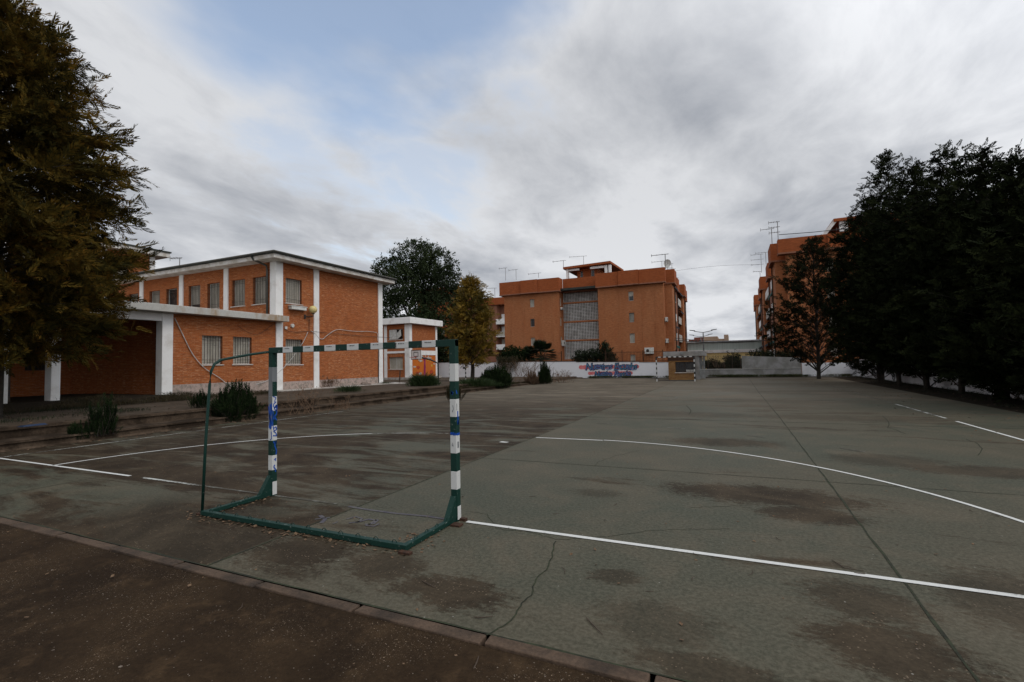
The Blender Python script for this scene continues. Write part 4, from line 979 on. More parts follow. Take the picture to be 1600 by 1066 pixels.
# ------------------------------------------------------------------ GOALS
def post_mesh(x, y0, z0, z1, stripes, w=.08, faces=None):
    """stripes: list of (z_from, z_to, material index)"""
    m = MB()
    for (a, c, mi) in stripes: m.box(x-w/2, x+w/2, y0-w/2, y0+w/2, a, c, mi)
    return m
gl = thing('handball_goal', (0, 0, 0), 'near green and white striped goal frame without net, blue paint on its posts', 'goal', 'green and white goals')
G, W, PR, BL = 0, 1, 2, 3
zs_ = [2.08, 1.80, 1.595, 1.39, 1.185, .98, .77, .565, .36, 0]
def stripes(prim=()):
    out = []; c = G
    for i in range(len(zs_)-1):
        k = [c]*6
        out.append((zs_[i+1], zs_[i], k)); c = W if c == G else G
    return out
def build_post(x, special):
    m = MB()
    for i, (a, c, k) in enumerate(stripes()):
        k = list(k)
        for f, mi in special.get(i, {}).items(): k[f] = mi
        m.box(x-.04, x+.04, -.04, .04, a, c, k)
    return m
# hexa faces: 0 bottom 1 top 2 back(-Y) 3 +X 4 front(+Y) 5 -X
MP = ['goal_green', 'goal_white', 'goal_primer', 'goal_blue']
pL = build_post(-1.5, {1: {2: PR, 3: PR}, 2: {2: PR}, 3: {2: PR}, 4: {2: PR}}).build('post', MP, gl, bevel=.004); pL['label'] = 'post with grey primer and blue scribbles'
pR = build_post(1.5, {}).build('post', MP, gl, bevel=.004)
# white base blocks on the outer side faces
MB().box(-1.459, -1.455, -.035, .035, .02, .2).build('base_patch', 'goal_white', gl); MB().box(1.541, 1.545, -.035, .035, .02, .17).build('base_patch', 'goal_white', gl)
cbm = MB(); x = -1.54; seg = [.28]+[.195]*13; L_ = 3.08; tot = sum(seg); seg.append(L_-tot); c = G
for s_ in seg:
    m_ = [c]*6; cbm.box(x, x+s_, -.0405, .0405, 2.0, 2.081, m_); x += s_; c = W if c == G else G
cb_o = cbm.build('crossbar', MP, gl, bevel=.004)
# small dark maker's marks sprayed on each white band
mk = MB(); x = -1.54; c = G; rm = random.Random(2)
for s_ in seg:
    if c == W:
        cx_ = x+s_/2-.01
        for j in range(7): mk.box(cx_-.045+j*.0135, cx_-.045+j*.0135+rm.uniform(.005, .011), -.0425, -.041, 2.052+rm.uniform(-.002, .002), 2.062+rm.uniform(-.002, .003))
    x += s_; c = W if c == G else G
mk.build('stencil_mark', 'black_paint', cb_o)
mk2 = MB()
for xx in (.68, 1.055): 
    for zz_ in (2.058, 2.042, 2.027, 2.013):
        mk2.box(xx, xx+.03, -.0425, -.041, zz_, zz_+.004); mk2.box(xx+rm.uniform(0, .02), xx+rm.uniform(.022, .03), -.0427, -.041, zz_+.004, zz_+.010)
mk2.build('pen_scribble', 'black_paint', cb_o)
# blue spray strokes on posts
def spr(face, x, pts, w=.014):
    bs = MB()
    # face 'b' = -Y side, 's' = +X side
    for (a, c) in zip(pts[:-1], pts[1:]):
        if face == 'b': bs.bar((x+a[0], -.0415, a[1]), (x+c[0], -.0415, c[1]), w, .002, up=(0, 1, 0))
        else: bs.bar((x+.0415, a[0], a[1]), (x+.0415, c[0], c[1]), w, .002, up=(1, 0, 0))
    bs.build('blue_scribble', 'goal_blue', gl)
xL, xR = -1.5, 1.5
spr('s', xL, [(-.03, 1.39), (.02, 1.37), (-.0, 1.33), (.0, 1.3)], .012); spr('s', xL, [(.02, 1.31), (-.02, 1.28), (-.02, 1.24), (.02, 1.23), (.025, 1.27), (-.01, 1.22), (.02, 1.18), (.03, 1.2)], .014)
spr('s', xL, [(.03, 1.27), (.03, 1.15), (.0, 1.1), (.03, 1.05)], .018); spr('s', xL, [(-.03, 1.14), (-.0, 1.1), (-.035, 1.04)], .016)
spr('b', xL, [(-.0, 1.28), (.02, 1.2), (-.01, 1.1), (.02, 1.0), (.0, .93)], .035); spr('b', xL, [(.03, 1.3), (.035, 1.0)], .012)
spr('s', xL, [(-.02, .94), (.02, .96), (.03, .92), (-.02, .9), (.02, .87), (.03, .83), (-.03, .84)], .015); spr('s', xL, [(-.02, .76), (.0, .72), (.025, .76), (.0, .7), (.03, .62), (.02, .57)], .018)
spr('b', xL, [(.02, .9), (.03, .8), (.0, .78)], .012); spr('s', xL, [(-.01, .5), (.02, .52), (.01, .48)], .012); spr('s', xL, [(.0, .43), (-.015, .4), (.01, .37), (.015, .33)], .018)
spr('b', xR, [(-.02, 1.47), (.0, 1.46), (-.015, 1.45), (.002, 1.475)], .03); spr('s', xR, [(.0, 1.14), (.01, 1.1), (.0, 1.12)], .035); spr('s', xR, [(.0, 1.25), (.0, 1.2), (.01, 1.1)], .02)
spr('b', xR, [(-.035, .99), (-.01, 1.0), (.015, .985), (.035, .995)], .03); spr('s', xR, [(-.035, .99), (.0, .985), (.035, .99)], .028)
spr('s', xL, [(-.035, 1.2), (-.02, 1.12), (-.035, 1.0), (-.01, .9)], .012); spr('b', xL, [(-.03, 1.25), (.0, 1.05), (-.02, .95)], .02); spr('s', xR, [(-.03, 1.49), (-.01, 1.45)], .02)
wl_ = MB(); 
for (f, x, pts, w) in (('b', xR, [(.0, 1.32), (.01, 1.28), (-.005, 1.24)], .006), ('s', xR, [(-.02, 1.34), (-.02, 1.26)], .008), ('b', xR, [(-.02, .87), (.0, .85), (-.01, .89)], .006), ('s', xR, [(.0, .9), (.0, .83)], .03)):
    for (a, c) in zip(pts[:-1], pts[1:]):
        if f == 'b': wl_.bar((x+a[0], -.0415, a[1]), (x+c[0], -.0415, c[1]), w, .002, up=(0, 1, 0))
        else: wl_.bar((x+.0415, a[0], a[1]), (x+.0415, c[0], c[1]), w, .002, up=(1, 0, 0))
wl_.build('paint_scratches', 'goal_primer', gl)
# gussets at the post feet
for x in (-1.5, 1.5):
    m = MB()
    for s in (-.034, .026): m.hexa([(x+s, -.04, .05), (x+s+.008, -.04, .05), (x+s+.008, -.22, .05), (x+s, -.22, .05), (x+s, -.04, .29), (x+s+.008, -.04, .29), (x+s+.008, -.06, .29), (x+s, -.06, .29)])
    m.hexa([(x-.026, -.21, .05), (x+.026, -.21, .05), (x+.026, -.22, .05), (x-.026, -.22, .05), (x-.026, -.05, .29), (x+.026, -.05, .29), (x+.026, -.06, .29), (x-.026, -.06, .29)])
    m.build('gusset', 'goal_green', gl)
# base frame
YB = -.96
for x in (-1.5, 1.5): MB().box(x-.03, x+.03, YB+.031, -.042, .008, .058).build('side_rail', 'goal_green', gl, bevel=.004)
MB().box(-1.54, 1.54, YB-.03, YB+.03, .008, .062).build('back_rail', 'goal_green', gl, bevel=.004)
for i in range(13):
    x = -1.38+i*.23; P = [(x+.028*math.cos(a), YB, .062+.026*math.sin(a)) for a in [math.pi*k/6 for k in range(7)]]; MB().tube(P, .004, 5).build('net_hook', 'goal_green', gl)
for x in (-1.5, 1.5):
    for i in range(4):
        y = -.78+i*.19; MB().tube([(x, y+.028*math.cos(a), .058+.026*math.sin(a)) for a in [math.pi*k/6 for k in range(7)]], .004, 5).build('net_hook', 'goal_green', gl)
hb = MB()
MB().tube([(-1.54, -.03, 2.02), (-1.54, -.3, 1.985), (-1.54, -.6, 1.935), (-1.54, -.75, 1.905), (-1.54, -.83, 1.85), (-1.54, -.87, 1.76), (-1.54, -.885, 1.6), (-1.54, -.93, .9), (-1.54, -.965, .06)], .017, 10).build('net_stay', 'goal_green', gl, smooth=True)
# anchors
an = MB(); an.box(1.49, 1.62, YB-.09, YB-.034, .0, .022).box(1.545, 1.66, -.2, -.11, .0, .02).box(1.545, 1.62, .0, .05, .0, .03).box(-1.64, -1.545, YB-.02, YB+.03, 0, .02)
an.build('anchor_plate', 'rust', gl)

def far_goal(name, cx_, cy_, z, label, axis='x', net=True):
    t = thing(name, (cx_, cy_, z), label, 'goal', 'green and white goals')
    def T(u, v): return (cx_+u, cy_+v) if axis == 'x' else (cx_+v, cy_+u)
    def bx(m, u0, u1, v0, v1, z0, z1, mi=0):
        a, c = T(u0, v0), T(u1, v1); m.box(min(a[0], c[0]), max(a[0], c[0]), min(a[1], c[1]), max(a[1], c[1]), z+z0, z+z1, mi)
    for s in (-1.5, 1.5):
        m = MB(); zz = 0; c = 0
        for k in range(10): bx(m, s-.045, s+.045, -.045, .045, k*.2, (k+1)*.2-.0005, 1-(k % 2)); 
        m.build('post', ['black_paint', 'goal_white'], t)
        m = MB(); bx(m, s-.025, s+.025, .06, .95, .005, .05); m.build('side_rail', 'black_paint', t)
    m = MB()
    for k in range(15): bx(m, -1.545+k*.206, -1.545+(k+1)*.206-.0005, -.046, .046, 2.0, 2.085, k % 2)
    m.build('crossbar', ['black_paint', 'goal_white'], t)
    m = MB(); bx(m, -1.5, 1.5, .92, .98, .005, .055); m.build('back_rail', 'black_paint', t)
    a = T(-1.5, 0); q = [T(1.5, v) for v in (.05, .6, .85, .95)]
    MB().tube([(q[0][0], q[0][1], z+2.0), (q[1][0], q[1][1], z+1.95), (q[2][0], q[2][1], z+1.8), (q[3][0], q[3][1], z+.05)], .018, 6).build('net_stay', 'black_paint', t)
    return t
far_goal('handball_goal', 0, 37.4, 0, 'distant striped goal standing in front of the yellow brick hut')
q = pz(703, 597, .2); q = CAMC+(ray(703, 597))*46/np.dot(ray(703, 597), FW)
far_goal('handball_goal', q[0], q[1]+1.5, .19, 'side-on striped goal beyond the terrace near the yellow tree', axis='y')

# ------------------------------------------------------------------ basketball hoop on the terrace
base = pz(685, 603, .40); hx, hy = base[0], base[1]; dpt = np.dot(base-CAMC, FW)
def at_depth(x, y, d): r_ = ray(x, y); return CAMC+r_*d/np.dot(r_, FW)
hp_ = thing('basketball_hoop', (hx, hy, .4), 'small basketball hoop with white backboard rising from a green bush', 'basketball hoop')
n = V3(-.35, -.94, 0); n /= np.linalg.norm(n); bc = at_depth(650.5, 554.5, dpt-.6); rgt = V3(-n[1], n[0], 0)
pt = V3(hx, hy, at_depth(684, 568, dpt)[2])
MB().tube([(hx, hy, .35), pt, pt+(bc-pt)*.35+V3(0, 0, .05), bc-n*.05-V3(0, 0, .1)], .055, 8).build('pole', 'black_paint', hp_)
bw_, bh_ = .56, .29
B = lambda u, z, o=0: bc+rgt*u+V3(0, 0, z)+n*o
MB().hexa([B(-bw_, -bh_, -.02), B(bw_, -bh_, -.02), B(bw_, -bh_, .02), B(-bw_, -bh_, .02), B(-bw_, bh_, -.02), B(bw_, bh_, -.02), B(bw_, bh_, .02), B(-bw_, bh_, .02)]).build('backboard', 'white_paint', hp_)
m = MB()
for (u0, z0, u1, z1) in ((-bw_, -bh_, bw_, -bh_), (-bw_, bh_, bw_, bh_), (-bw_, -bh_, -bw_, bh_), (bw_, -bh_, bw_, bh_), (-.24, -.1, .24, -.1), (-.24, .16, .24, .16), (-.24, -.1, -.24, .16), (.24, -.1, .24, .16)):
    m.bar(B(u0, z0, .028), B(u1, z1, .028), .035, .01, up=n)
m.build('board_lines', 'black_paint', hp_)
m = MB().tube([B(.2*math.cos(a), -.16, .26+.2*math.sin(a)) for a in [2*math.pi*k/14 for k in range(15)]], .014, 5); m.bar(B(0, -.16, .02), B(0, -.16, .08), .08, .05)
m.build('rim', 'hoop_red', hp_)
# iron stake with litter
a = pz(624, 600, .42)
t = thing('iron_post', a, 'thin dark leaning post stub on the terrace', 'post'); MB().tube([a-V3(0, 0, .1), a+V3(.08, 0, 1.0)], .045, 7).build('stem', 'iron', t); MB().box(a[0]-.5, a[0]+.5, a[1]-.1, a[1]+.1, a[2]-.05, a[2]+.05).build('foot', 'iron', t)
a = pz(571, 602, .5); m = MB()
m.ball(a+V3(0, 0, .1), .2, 10, 6, sq=.7).ball(a+V3(.12, .25, .06), .15, 8, 5, sq=.6).ball(a+V3(-.05, -.2, .12), .12, 8, 5)
tag(m.build('rubbish_bag', 'grey_fur_rubbish'), 'small grey-brown rubbish bag against the gable footing', 'rubbish')
a = pz(48, 665.5, .5); tag(MB().hexa([a+V3(0, -.25, 0), a+V3(.16, -.2, 0), a+V3(.2, .25, .01), a+V3(.04, .3, 0), a+V3(.02, -.2, .03), a+V3(.12, -.15, .04), a+V3(.14, .2, .05), a+V3(.06, .22, .02)]).build('plastic_scrap', 'blue_plastic'), 'crumpled blue plastic scrap on the terrace edge', 'litter')

# ------------------------------------------------------------------ FOLIAGE
def unit(v): return v/(np.linalg.norm(v, axis=-1, keepdims=True)+1e-9)
def tpl_feather(n=9, L=1., lw=.06, ll=.33, droop=.1, seed=0, ang=.9):
    rs = np.random.RandomState(seed); Q = []
    for i in range(n):
        t = .12+.88*i/n
        for s in (-1, 1):
            p = np.array([t*L, 0, -droop*t*t]); a = ang*(1-.5*t)+rs.uniform(-.15, .15); l = ll*(1-.45*t)*rs.uniform(.8, 1.2)
            d = np.array([math.cos(a), s*math.sin(a), rs.uniform(-.25, .25)]); sd = unit(np.cross(d, [0, 0, 1.])+rs.uniform(-.4, .4, 3))*lw/2
            Q += [p, p+d*l*.5+sd, p+d*l, p+d*l*.5-sd]
    return np.array(Q)
def tpl_clump(n=10, ll=.25, lw=.12, seed=0, rad=.5):
    rs = np.random.RandomState(seed); Q = []
    for i in range(n):
        p = unit(rs.normal(size=3))*rad*rs.uniform(.2, 1); d = unit(rs.normal(size=3)+p*2+[.4, 0, 0]); s = unit(np.cross(d, rs.normal(size=3)))*lw/2
        Q += [p, p+d*ll*.5+s, p+d*ll, p+d*ll*.5-s]
    return np.array(Q)
def tpl_whorl(n=14, L=1., ll=.34, lw=.05, seed=0):
    rs = np.random.RandomState(seed); Q = []
    for i in range(n):
        t = .25+.75*i/n; th = i*2.4; tilt = .55-.3*t
        p = np.array([t*L, 0, 0]); d = unit(np.array([1-tilt+.2, tilt*1.3*math.cos(th), tilt*1.3*math.sin(th)])+rs.uniform(-.1, .1, 3)); s = unit(np.cross(d, [1, .2, .1]))*lw/2; l = ll*rs.uniform(.7, 1.1)
        Q += [p, p+d*l*.45+s, p+d*l, p+d*l*.45-s]
    s = .012
    Q += [np.array([0, -s, 0]), np.array([L, 0, 0]), np.array([L, 0, .002]), np.array([0, s, 0])]
    return np.array(Q)
def scatter(pos, dirs, size, tpls):
    """place template sprigs: pos (N,3), dirs (N,3), size (N,)"""
    N = len(pos); out = []; X_ = unit(dirs); r = unit(NR.normal(size=(N, 3))*np.array([1, 1, .5])+np.array([0, 0, .6])); Y_ = unit(np.cross(r, X_)); Z_ = np.cross(X_, Y_)
    idx = NR.randint(len(tpls), size=N)
    for k, T in enumerate(tpls):
        m = idx == k
        if not m.any(): continue
        M = np.stack([X_[m], Y_[m], Z_[m]], 1)*size[m][:, None, None]
        out.append((np.einsum('vj,njk->nvk', T, M)+pos[m][:, None, :]).reshape(-1, 3))
    return np.concatenate(out)
FE = [tpl_feather(9, 1, .085, .36, .12, s) for s in range(5)]
FN = [tpl_feather(11, 1, .06, .34, .16, s+50, .8) for s in range(5)]
FC = [tpl_feather(6, 1, .16, .42, .05, s+20, 1.1) for s in range(5)]
CL = [tpl_clump(11, .42, .22, s) for s in range(6)]
WH = [tpl_whorl(14, 1, .34, .06, s) for s in range(5)]

def branch_tree(name, base, h, prof, label, cat, leaf, seed, nbr=120, sprig=.5, per=10, rc=.45, tpls=FE, tmin=.12, trunk_r=.22, up=.25, droop=0, trunks=1, dens=1., lean=(0, 0), group=None, inner=.35, tier=0, gaps=0., lace=0.):
    rs = np.random.RandomState(seed); base = V3(*base)
    t = thing(name, base, label, cat, group)
    m = MB()
    for k in range(trunks):
        o = V3(rs.uniform(-.3, .3), rs.uniform(-.3, .3), 0) if k else V3(0, 0, 0)
        P = [base+o+V3(lean[0]*q*h, lean[1]*q*h, q*h*.96)+(V3(*rs.uniform(-.06, .06, 2), 0) if q else 0) for q in np.linspace(0, 1, 9)]; P[0] = P[0]-V3(0, 0, .15)
        m.tube(P, [trunk_r*(1-.88*q) for q in np.linspace(0, 1, 9)], 8)
    m.build('trunk', 'bark', t, smooth=True)
    lb = MB(); pos = []; dr = []; sz = []
    for i in range(nbr):
        q = tmin+(1-tmin)*((i+rs.uniform(0, 1))/nbr)**.9
        if tier: q = min(1, round(q*tier)/tier+rs.normal()*.012)
        az = i*2.39996+rs.uniform(-.4, .4); Rr = prof(q)*rs.uniform(.72, 1.12)
        if Rr < .15: Rr = .15
        if gaps and rs.rand() < gaps: Rr *= rs.uniform(.3, .6)
        c = base+V3(lean[0]*q*h, lean[1]*q*h, q*h)
        o = V3(math.cos(az), math.sin(az), 0)
        st = c-V3(0, 0, Rr*up); en = c+o*Rr+V3(0, 0, Rr*up*.5-droop*Rr); mid = (st+en)/2+V3(0, 0, Rr*.1)
        lb.tube([st, mid, en], [max(.012, .035*Rr*.35+.012), max(.01, .02*Rr*.35), .006], 5, caps=False)
        nc = max(2, int(Rr/rc*1.3))
        for j in range(nc):
            s = inner+(1-inner)*(j+rs.rand())/nc; s = min(s, 1.02)
            cc = (1-s)**2*st+2*s*(1-s)*mid+s*s*en
            npc = max(2, int(per*dens*rs.uniform(.6, 1.3)*(1-lace*max(0, q-.55)/.45)))
            p = cc+rs.normal(size=(npc, 3))*rc*.42*np.array([1, 1, .6]); pos.append(p)
            d = o*rs.uniform(.5, 1.2)+V3(0, 0, .25-droop)+rs.normal(size=(npc, 3))*.55; dr.append(d); sz.append(sprig*rs.uniform(.6, 1.25, npc))
    # leader tuft
    p = base+V3(lean[0]*h, lean[1]*h, h*.97)+rs.normal(size=(per*2, 3))*np.array([.15, .15, .3]); pos.append(p); dr.append(rs.normal(size=(per*2, 3))*.5+[0, 0, 1.2]); sz.append(np.full(per*2, sprig*.8))
    lb.build('limbs', 'bark', t)
    mesh_np('crown', scatter(np.concatenate(pos), np.concatenate(dr), np.concatenate(sz), tpls), 4, leaf, t)
    return t

def lump_tree(name, base, lumps, label, cat, leaf, seed, n=2500, sprig=.6, tpls=CL, trunk_r=.35, group=None, trunk=True, shell=.55, wisps=0):
    """lumps: list of (centre, radii)"""
    rs = np.random.RandomState(seed); base = V3(*base); t = thing(name, base, label, cat, group)
    m = MB()
    if trunk:
        top = np.mean([l[0] for l in lumps], axis=0); j = base+(top-base)*.45
        m.tube([base-V3(0, 0, .2), base+(j-base)*.6, j], [trunk_r, trunk_r*.8, trunk_r*.65], 9)
        for (c, r) in lumps: m.tube([j-V3(0, 0, .2), (j+c)/2+V3(*rs.uniform(-.3, .3, 3)), V3(*c)], [trunk_r*.45, trunk_r*.25, trunk_r*.06], 6)
    else:
        for (c, r) in lumps:
            for k in range(4): m.tube([base+V3(*rs.uniform(-.15, .15, 2), -.05), (base+c)/2+V3(*rs.uniform(-.2, .2, 3)), V3(*c)+V3(*rs.uniform(-.2, .2, 3))*r], [.02, .015, .006], 5)
    m.build('trunk' if trunk else 'stems', 'bark', t, smooth=True)
    vol = np.array([r[0]*r[1]+r[0]*r[2] for c, r in lumps]); vol = vol/vol.sum(); pos = []; dr = []
    for (c, r), v in zip(lumps, vol):
        k = int(n*v); d = unit(rs.normal(size=(k, 3))); rad = (shell+(1-shell)*rs.rand(k)**.6)*(1+.1*rs.normal(size=k))
        pos.append(V3(*c)+d*V3(*r)*rad[:, None]); dr.append(d+rs.normal(size=(k, 3))*.5+[0, 0, .15])
    P = np.concatenate(pos); Dd = np.concatenate(dr)
    # knock irregular holes
    ph = rs.uniform(0, 6, 6); s_ = 2.2/np.mean([np.mean(r) for c, r in lumps])
    f = np.sin(P[:, 0]*s_*1.3+ph[0])+np.sin(P[:, 1]*s_*1.1+ph[1]+P[:, 2]*s_*.7)+np.sin(P[:, 2]*s_*1.9+ph[2]+P[:, 0]*s_*.5)
    keep = (f > -1.25) | (rs.rand(len(P)) < .3); P, Dd = P[keep], Dd[keep]
    mesh_np('crown' if trunk else 'foliage', scatter(P, Dd, sprig*rs.uniform(.6, 1.3, len(P)), tpls), 4, leaf, t)
    return t

# large ochre tree on the left
def prof1(q):
    xs = [0, .10, .18, .28, .40, .52, .64, .75, .85, .93, 1.0]; rs_ = [.3, 1.5, 2.5, 3.1, 3.25, 3.2, 3.0, 2.65, 2.15, 1.5, .4]
    return float(np.interp(q, xs, rs_))
branch_tree('ochre_tree', (-14.9, 1.55, .5), 12.05, prof1, 'tall feathery ochre-green tree overhanging the school porch at left', 'tree', 'leaf_ochre', 5, nbr=260, sprig=.58, per=13, rc=.55, tmin=.15, trunk_r=.28, up=.2, droop=.12, inner=.35, gaps=.25, tpls=FN)
# yellow tree at the far end of the terrace
yb = pz(738, 595, .25)
def prof2(q): return float(np.interp(q, [0, .12, .2, .35, .5, .65, .8, .92, 1], [.2, .5, 1.8, 2.2, 2.1, 1.85, 1.5, .95, .3]))
branch_tree('yellow_tree', (yb[0], yb[1], .2), py(735, 436, yb[1])[2]-.2, prof2, 'conical yellow-leaved tree in front of the white wall', 'tree', 'leaf_yellow', 8, nbr=190, sprig=.5, per=9, rc=.5, tmin=.17, trunk_r=.2, up=.25, droop=.1, gaps=.2)
# big broad tree behind the annexe
bt = lambda x, y, d=60: py(x, y, d)
lum = []
for (x, y, rx, rz, dd) in ((612, 425, 3.4, 2.8, 60), (645, 405, 3.9, 3.2, 61), (680, 415, 3.4, 3.0, 60), (628, 445, 4.2, 3.6, 58), (665, 445, 4.4, 3.5, 62), (695, 445, 3.2, 3.2, 61), (600, 470, 3.2, 3.2, 59), (640, 485, 5, 4.2, 59), (688, 485, 4.2, 4.4, 60), (620, 520, 4.4, 4, 60), (660, 525, 5, 4.4, 59), (695, 530, 3.6, 4, 60), (650, 560, 5, 3, 60), (700, 560, 3, 2.6, 60), (662, 400, 2.6, 2.2, 61), (705, 470, 2.2, 2.4, 61)):
    lum.append((bt(x, y, dd), V3(rx, rx*.9, rz)))
lump_tree('broadleaf_tree', (bt(655, 590)[0], 60, 0), lum, 'huge rounded dark green tree behind the annexe', 'tree', 'leaf_broad', 21, n=8500, sprig=.75, trunk_r=.6)

# dark trees along the right side wall
def profc(k): return lambda q: float(np.interp(q, [0, .06, .15, .3, .5, .7, .85, .95, 1], np.array([1.3, 2.3, 2.9, 3.2, 3.0, 2.4, 1.4, .7, .2])*k))
grp = 'dark trees lining the right side of the court'
specs = [((13.2, 34.6), 12.0, .9, 'first dense dark tree behind the sparse pine, lower than its neighbours', 1),
         ((13.4, 31.2), 13.5, .95, 'dark tree whose twin feathery tips top the left of the row', 2),
         ((13.7, 27.6), 11.6, .88, 'dark tree filling the dip between the two highest tips', 3),
         ((13.9, 24.0), 10.9, .85, 'dark tree in mid row with a dense blunt tip', 4),
         ((14.0, 20.9), 9.7, .82, 'dark tree with the pointed tip near the right edge', 5),
         ((14.0, 18.2), 8.4, .8, 'dark tree at the right edge with its trunk against the white wall', 6),
         ((14.1, 15.2), 7.4, .78, 'nearest dark tree cut by the right edge of the view', 7)]
for (xy, h, k, lab, sd) in specs:
    branch_tree('dark_tree', (xy[0], xy[1], -.02), h*1.04, profc(k), lab, 'tree', 'leaf_cypress', 40+sd, nbr=190, sprig=.40, per=11, rc=.45, tpls=FC, tmin=.075, trunk_r=.13, up=.42, trunks=1+sd % 2, group=grp, inner=.2, gaps=.3, lace=.75)
def prof5(q): return float(np.interp(q, [0, .08, .2, .35, .55, .75, .9, 1], [.8, 2.2, 3.5, 3.6, 3.1, 2.3, 1.3, .3]))
branch_tree('sparse_pine', (10.7, 41.6, -.02), 11.4, prof5, 'sparse see-through pine in front of the right flats', 'tree', 'leaf_pine', 61, nbr=135, sprig=.42, per=7, rc=.5, tpls=FC, tmin=.12, trunk_r=.15, up=.45, inner=.35, group=None, gaps=.25)

# trees and shrubs behind and over the white wall
def shrub(name, c, lumps, label, leaf, seed, n=500, sprig=.35, tpls=CL, cat='shrub', shell=.2):
    lump_tree(name, c, [(V3(*c)+V3(*l[0]), V3(*l[1])) for l in lumps], label, cat, leaf, seed, n=n, sprig=sprig, tpls=tpls, trunk=False, shell=shell)
c = py(797, 560, 48.2); shrub('tall_shrub', (c[0], 48.2, 0), [((0, 0, 2.6), (1.3, .9, 1.3)), ((-.8, 0, 2.2), (.9, .8, 1)), ((.8, .2, 2.8), (1.0, .8, .9)), ((1.7, .4, 2.7), (.8, .6, .7))], 'green bushy tree leaning over the white wall between yellow tree and palm', 'leaf_oleander', 71, n=900, sprig=.42)
# drooping dry foliage over the wall face
def strands(name, x0, x1, Y_, ztop, zbot, n, label, leaf, seed, lean=.2):
    rs = np.random.RandomState(seed); t = thing(name, ((x0+x1)/2, Y_, 0), label, 'plant'); Q = []
    for i in range(n):
        u = rs.rand(); x = x0+(x1-x0)*u; z1 = ztop-rs.rand()*.5; L = (ztop-zbot)*(1-abs(u-.5)*1.2)*rs.uniform(.4, 1); y = Y_+rs.uniform(-.3, .1)
        p = np.array([x, y, z1]); d = np.array([rs.normal()*lean*.5, rs.normal()*.1-.05, -1.]); k = 7
        for j in range(k):
            q = p+d*L*j/k; dd = unit(d+rs.normal(size=3)*.45); l = L/k*1.5; s = unit(np.cross(dd, rs.normal(size=3)))*.018
            Q += [q, q+dd*l*.5+s, q+dd*l, q+dd*l*.5-s]
    mesh_np('strands', np.array(Q), 4, leaf, t); return t
c = py(795, 575, 46.7); strands('drooping_bush', c[0]-1.5, c[0]+1.3, 46.7, 2.7, .35, 360, 'drooping dry olive foliage hanging over the white wall', 'leaf_drooping', 72)
# fan palms
def palm(c, h, r, label, seed, n=64):
    rs = np.random.RandomState(seed); c = V3(*c); t = thing('fan_palm', (c[0], c[1], 0), label, 'palm')
    MB().tube([(c[0], c[1], 0), c], [.22, .18], 8).build('trunk', 'bark', t)
    Q = []; st = MB()
    for i in range(n):
        az = i*2.4; el = rs.uniform(-.25, 1.35); d = V3(math.cos(az)*math.cos(el), math.sin(az)*math.cos(el), math.sin(el)); L = r*rs.uniform(.55, .75); e = c+d*L; st.tube([c, e], .015, 4, caps=False)
        sd = unit(np.cross(d, [0, 0, 1.])); u = np.cross(sd, d)
        for k in range(16):
            a = -1.35+2.7*k/15; dd = unit(d*math.cos(a)+sd*math.sin(a)-V3(0, 0, .12)); l = r*.5*(.75+.25*math.cos(a)); s = unit(np.cross(dd, u))*.06
            Q += [e, e+dd*l*.5+s, e+dd*l-V3(0, 0, .06), e+dd*l*.5-s]
    st.build('stalks', 'leaf_shrub', t); mesh_np('fronds', np.array(Q), 4, 'leaf_shrub', t)
c = py(845, 556, 49.5); palm((c[0], 49.5, c[2]-.05), 2, 1.9, 'dark fan palm behind the white wall left of the railing', 81)
c = py(826, 560, 50.2); palm((c[0], 50.2, c[2]), 2, 1.5, 'smaller palm tucked left of the dark fan palm', 82, 44)
def lm_(x, y, d, r): return (py(x, y, d), V3(*r))
lump_tree('dark_shrub', (py(925, 565, 49)[0], 49, 0), [lm_(908, 560, 49, (1.1, .8, .9)), lm_(925, 558, 49, (1.1, .8, .9)), lm_(943, 554, 49, (1.1, .8, 1.3)), lm_(946, 546, 49, (.5, .5, 1.0)), lm_(955, 562, 49, (.9, .7, .7))], 'dark rounded bushes behind the graffiti wall before the lattice', 'shrub', 'leaf_shrub', 83, n=900, sprig=.4, trunk=False, shell=.2)
hg = []
rs4 = random.Random(4)
for x in range(1102, 1164, 7): hg.append(lm_(x, rs4.uniform(570, 576), 49.6, (.75, .5, rs4.uniform(.5, .8))))
for x in (1140, 1148): hg.append(lm_(x, 562, 50, (.55, .5, .9)))
lump_tree('hedge', (py(1130, 575, 49.6)[0], 49.6, 0), hg, 'dark untidy hedge behind the mesh fence', 'hedge', 'leaf_shrub', 84, n=1600, sprig=.33, trunk=False, shell=.15)
lump_tree('dark_shrub', (py(1215, 560, 49.8)[0], 49.8, 0), [lm_(x, 555, 49.8, (.9, .5, .55)) for x in (1180, 1195, 1210, 1225, 1240)], 'low dark shrubs peeping over the tall grey wall panel', 'shrub', 'leaf_shrub', 85, n=500, sprig=.3, trunk=False, shell=.2)
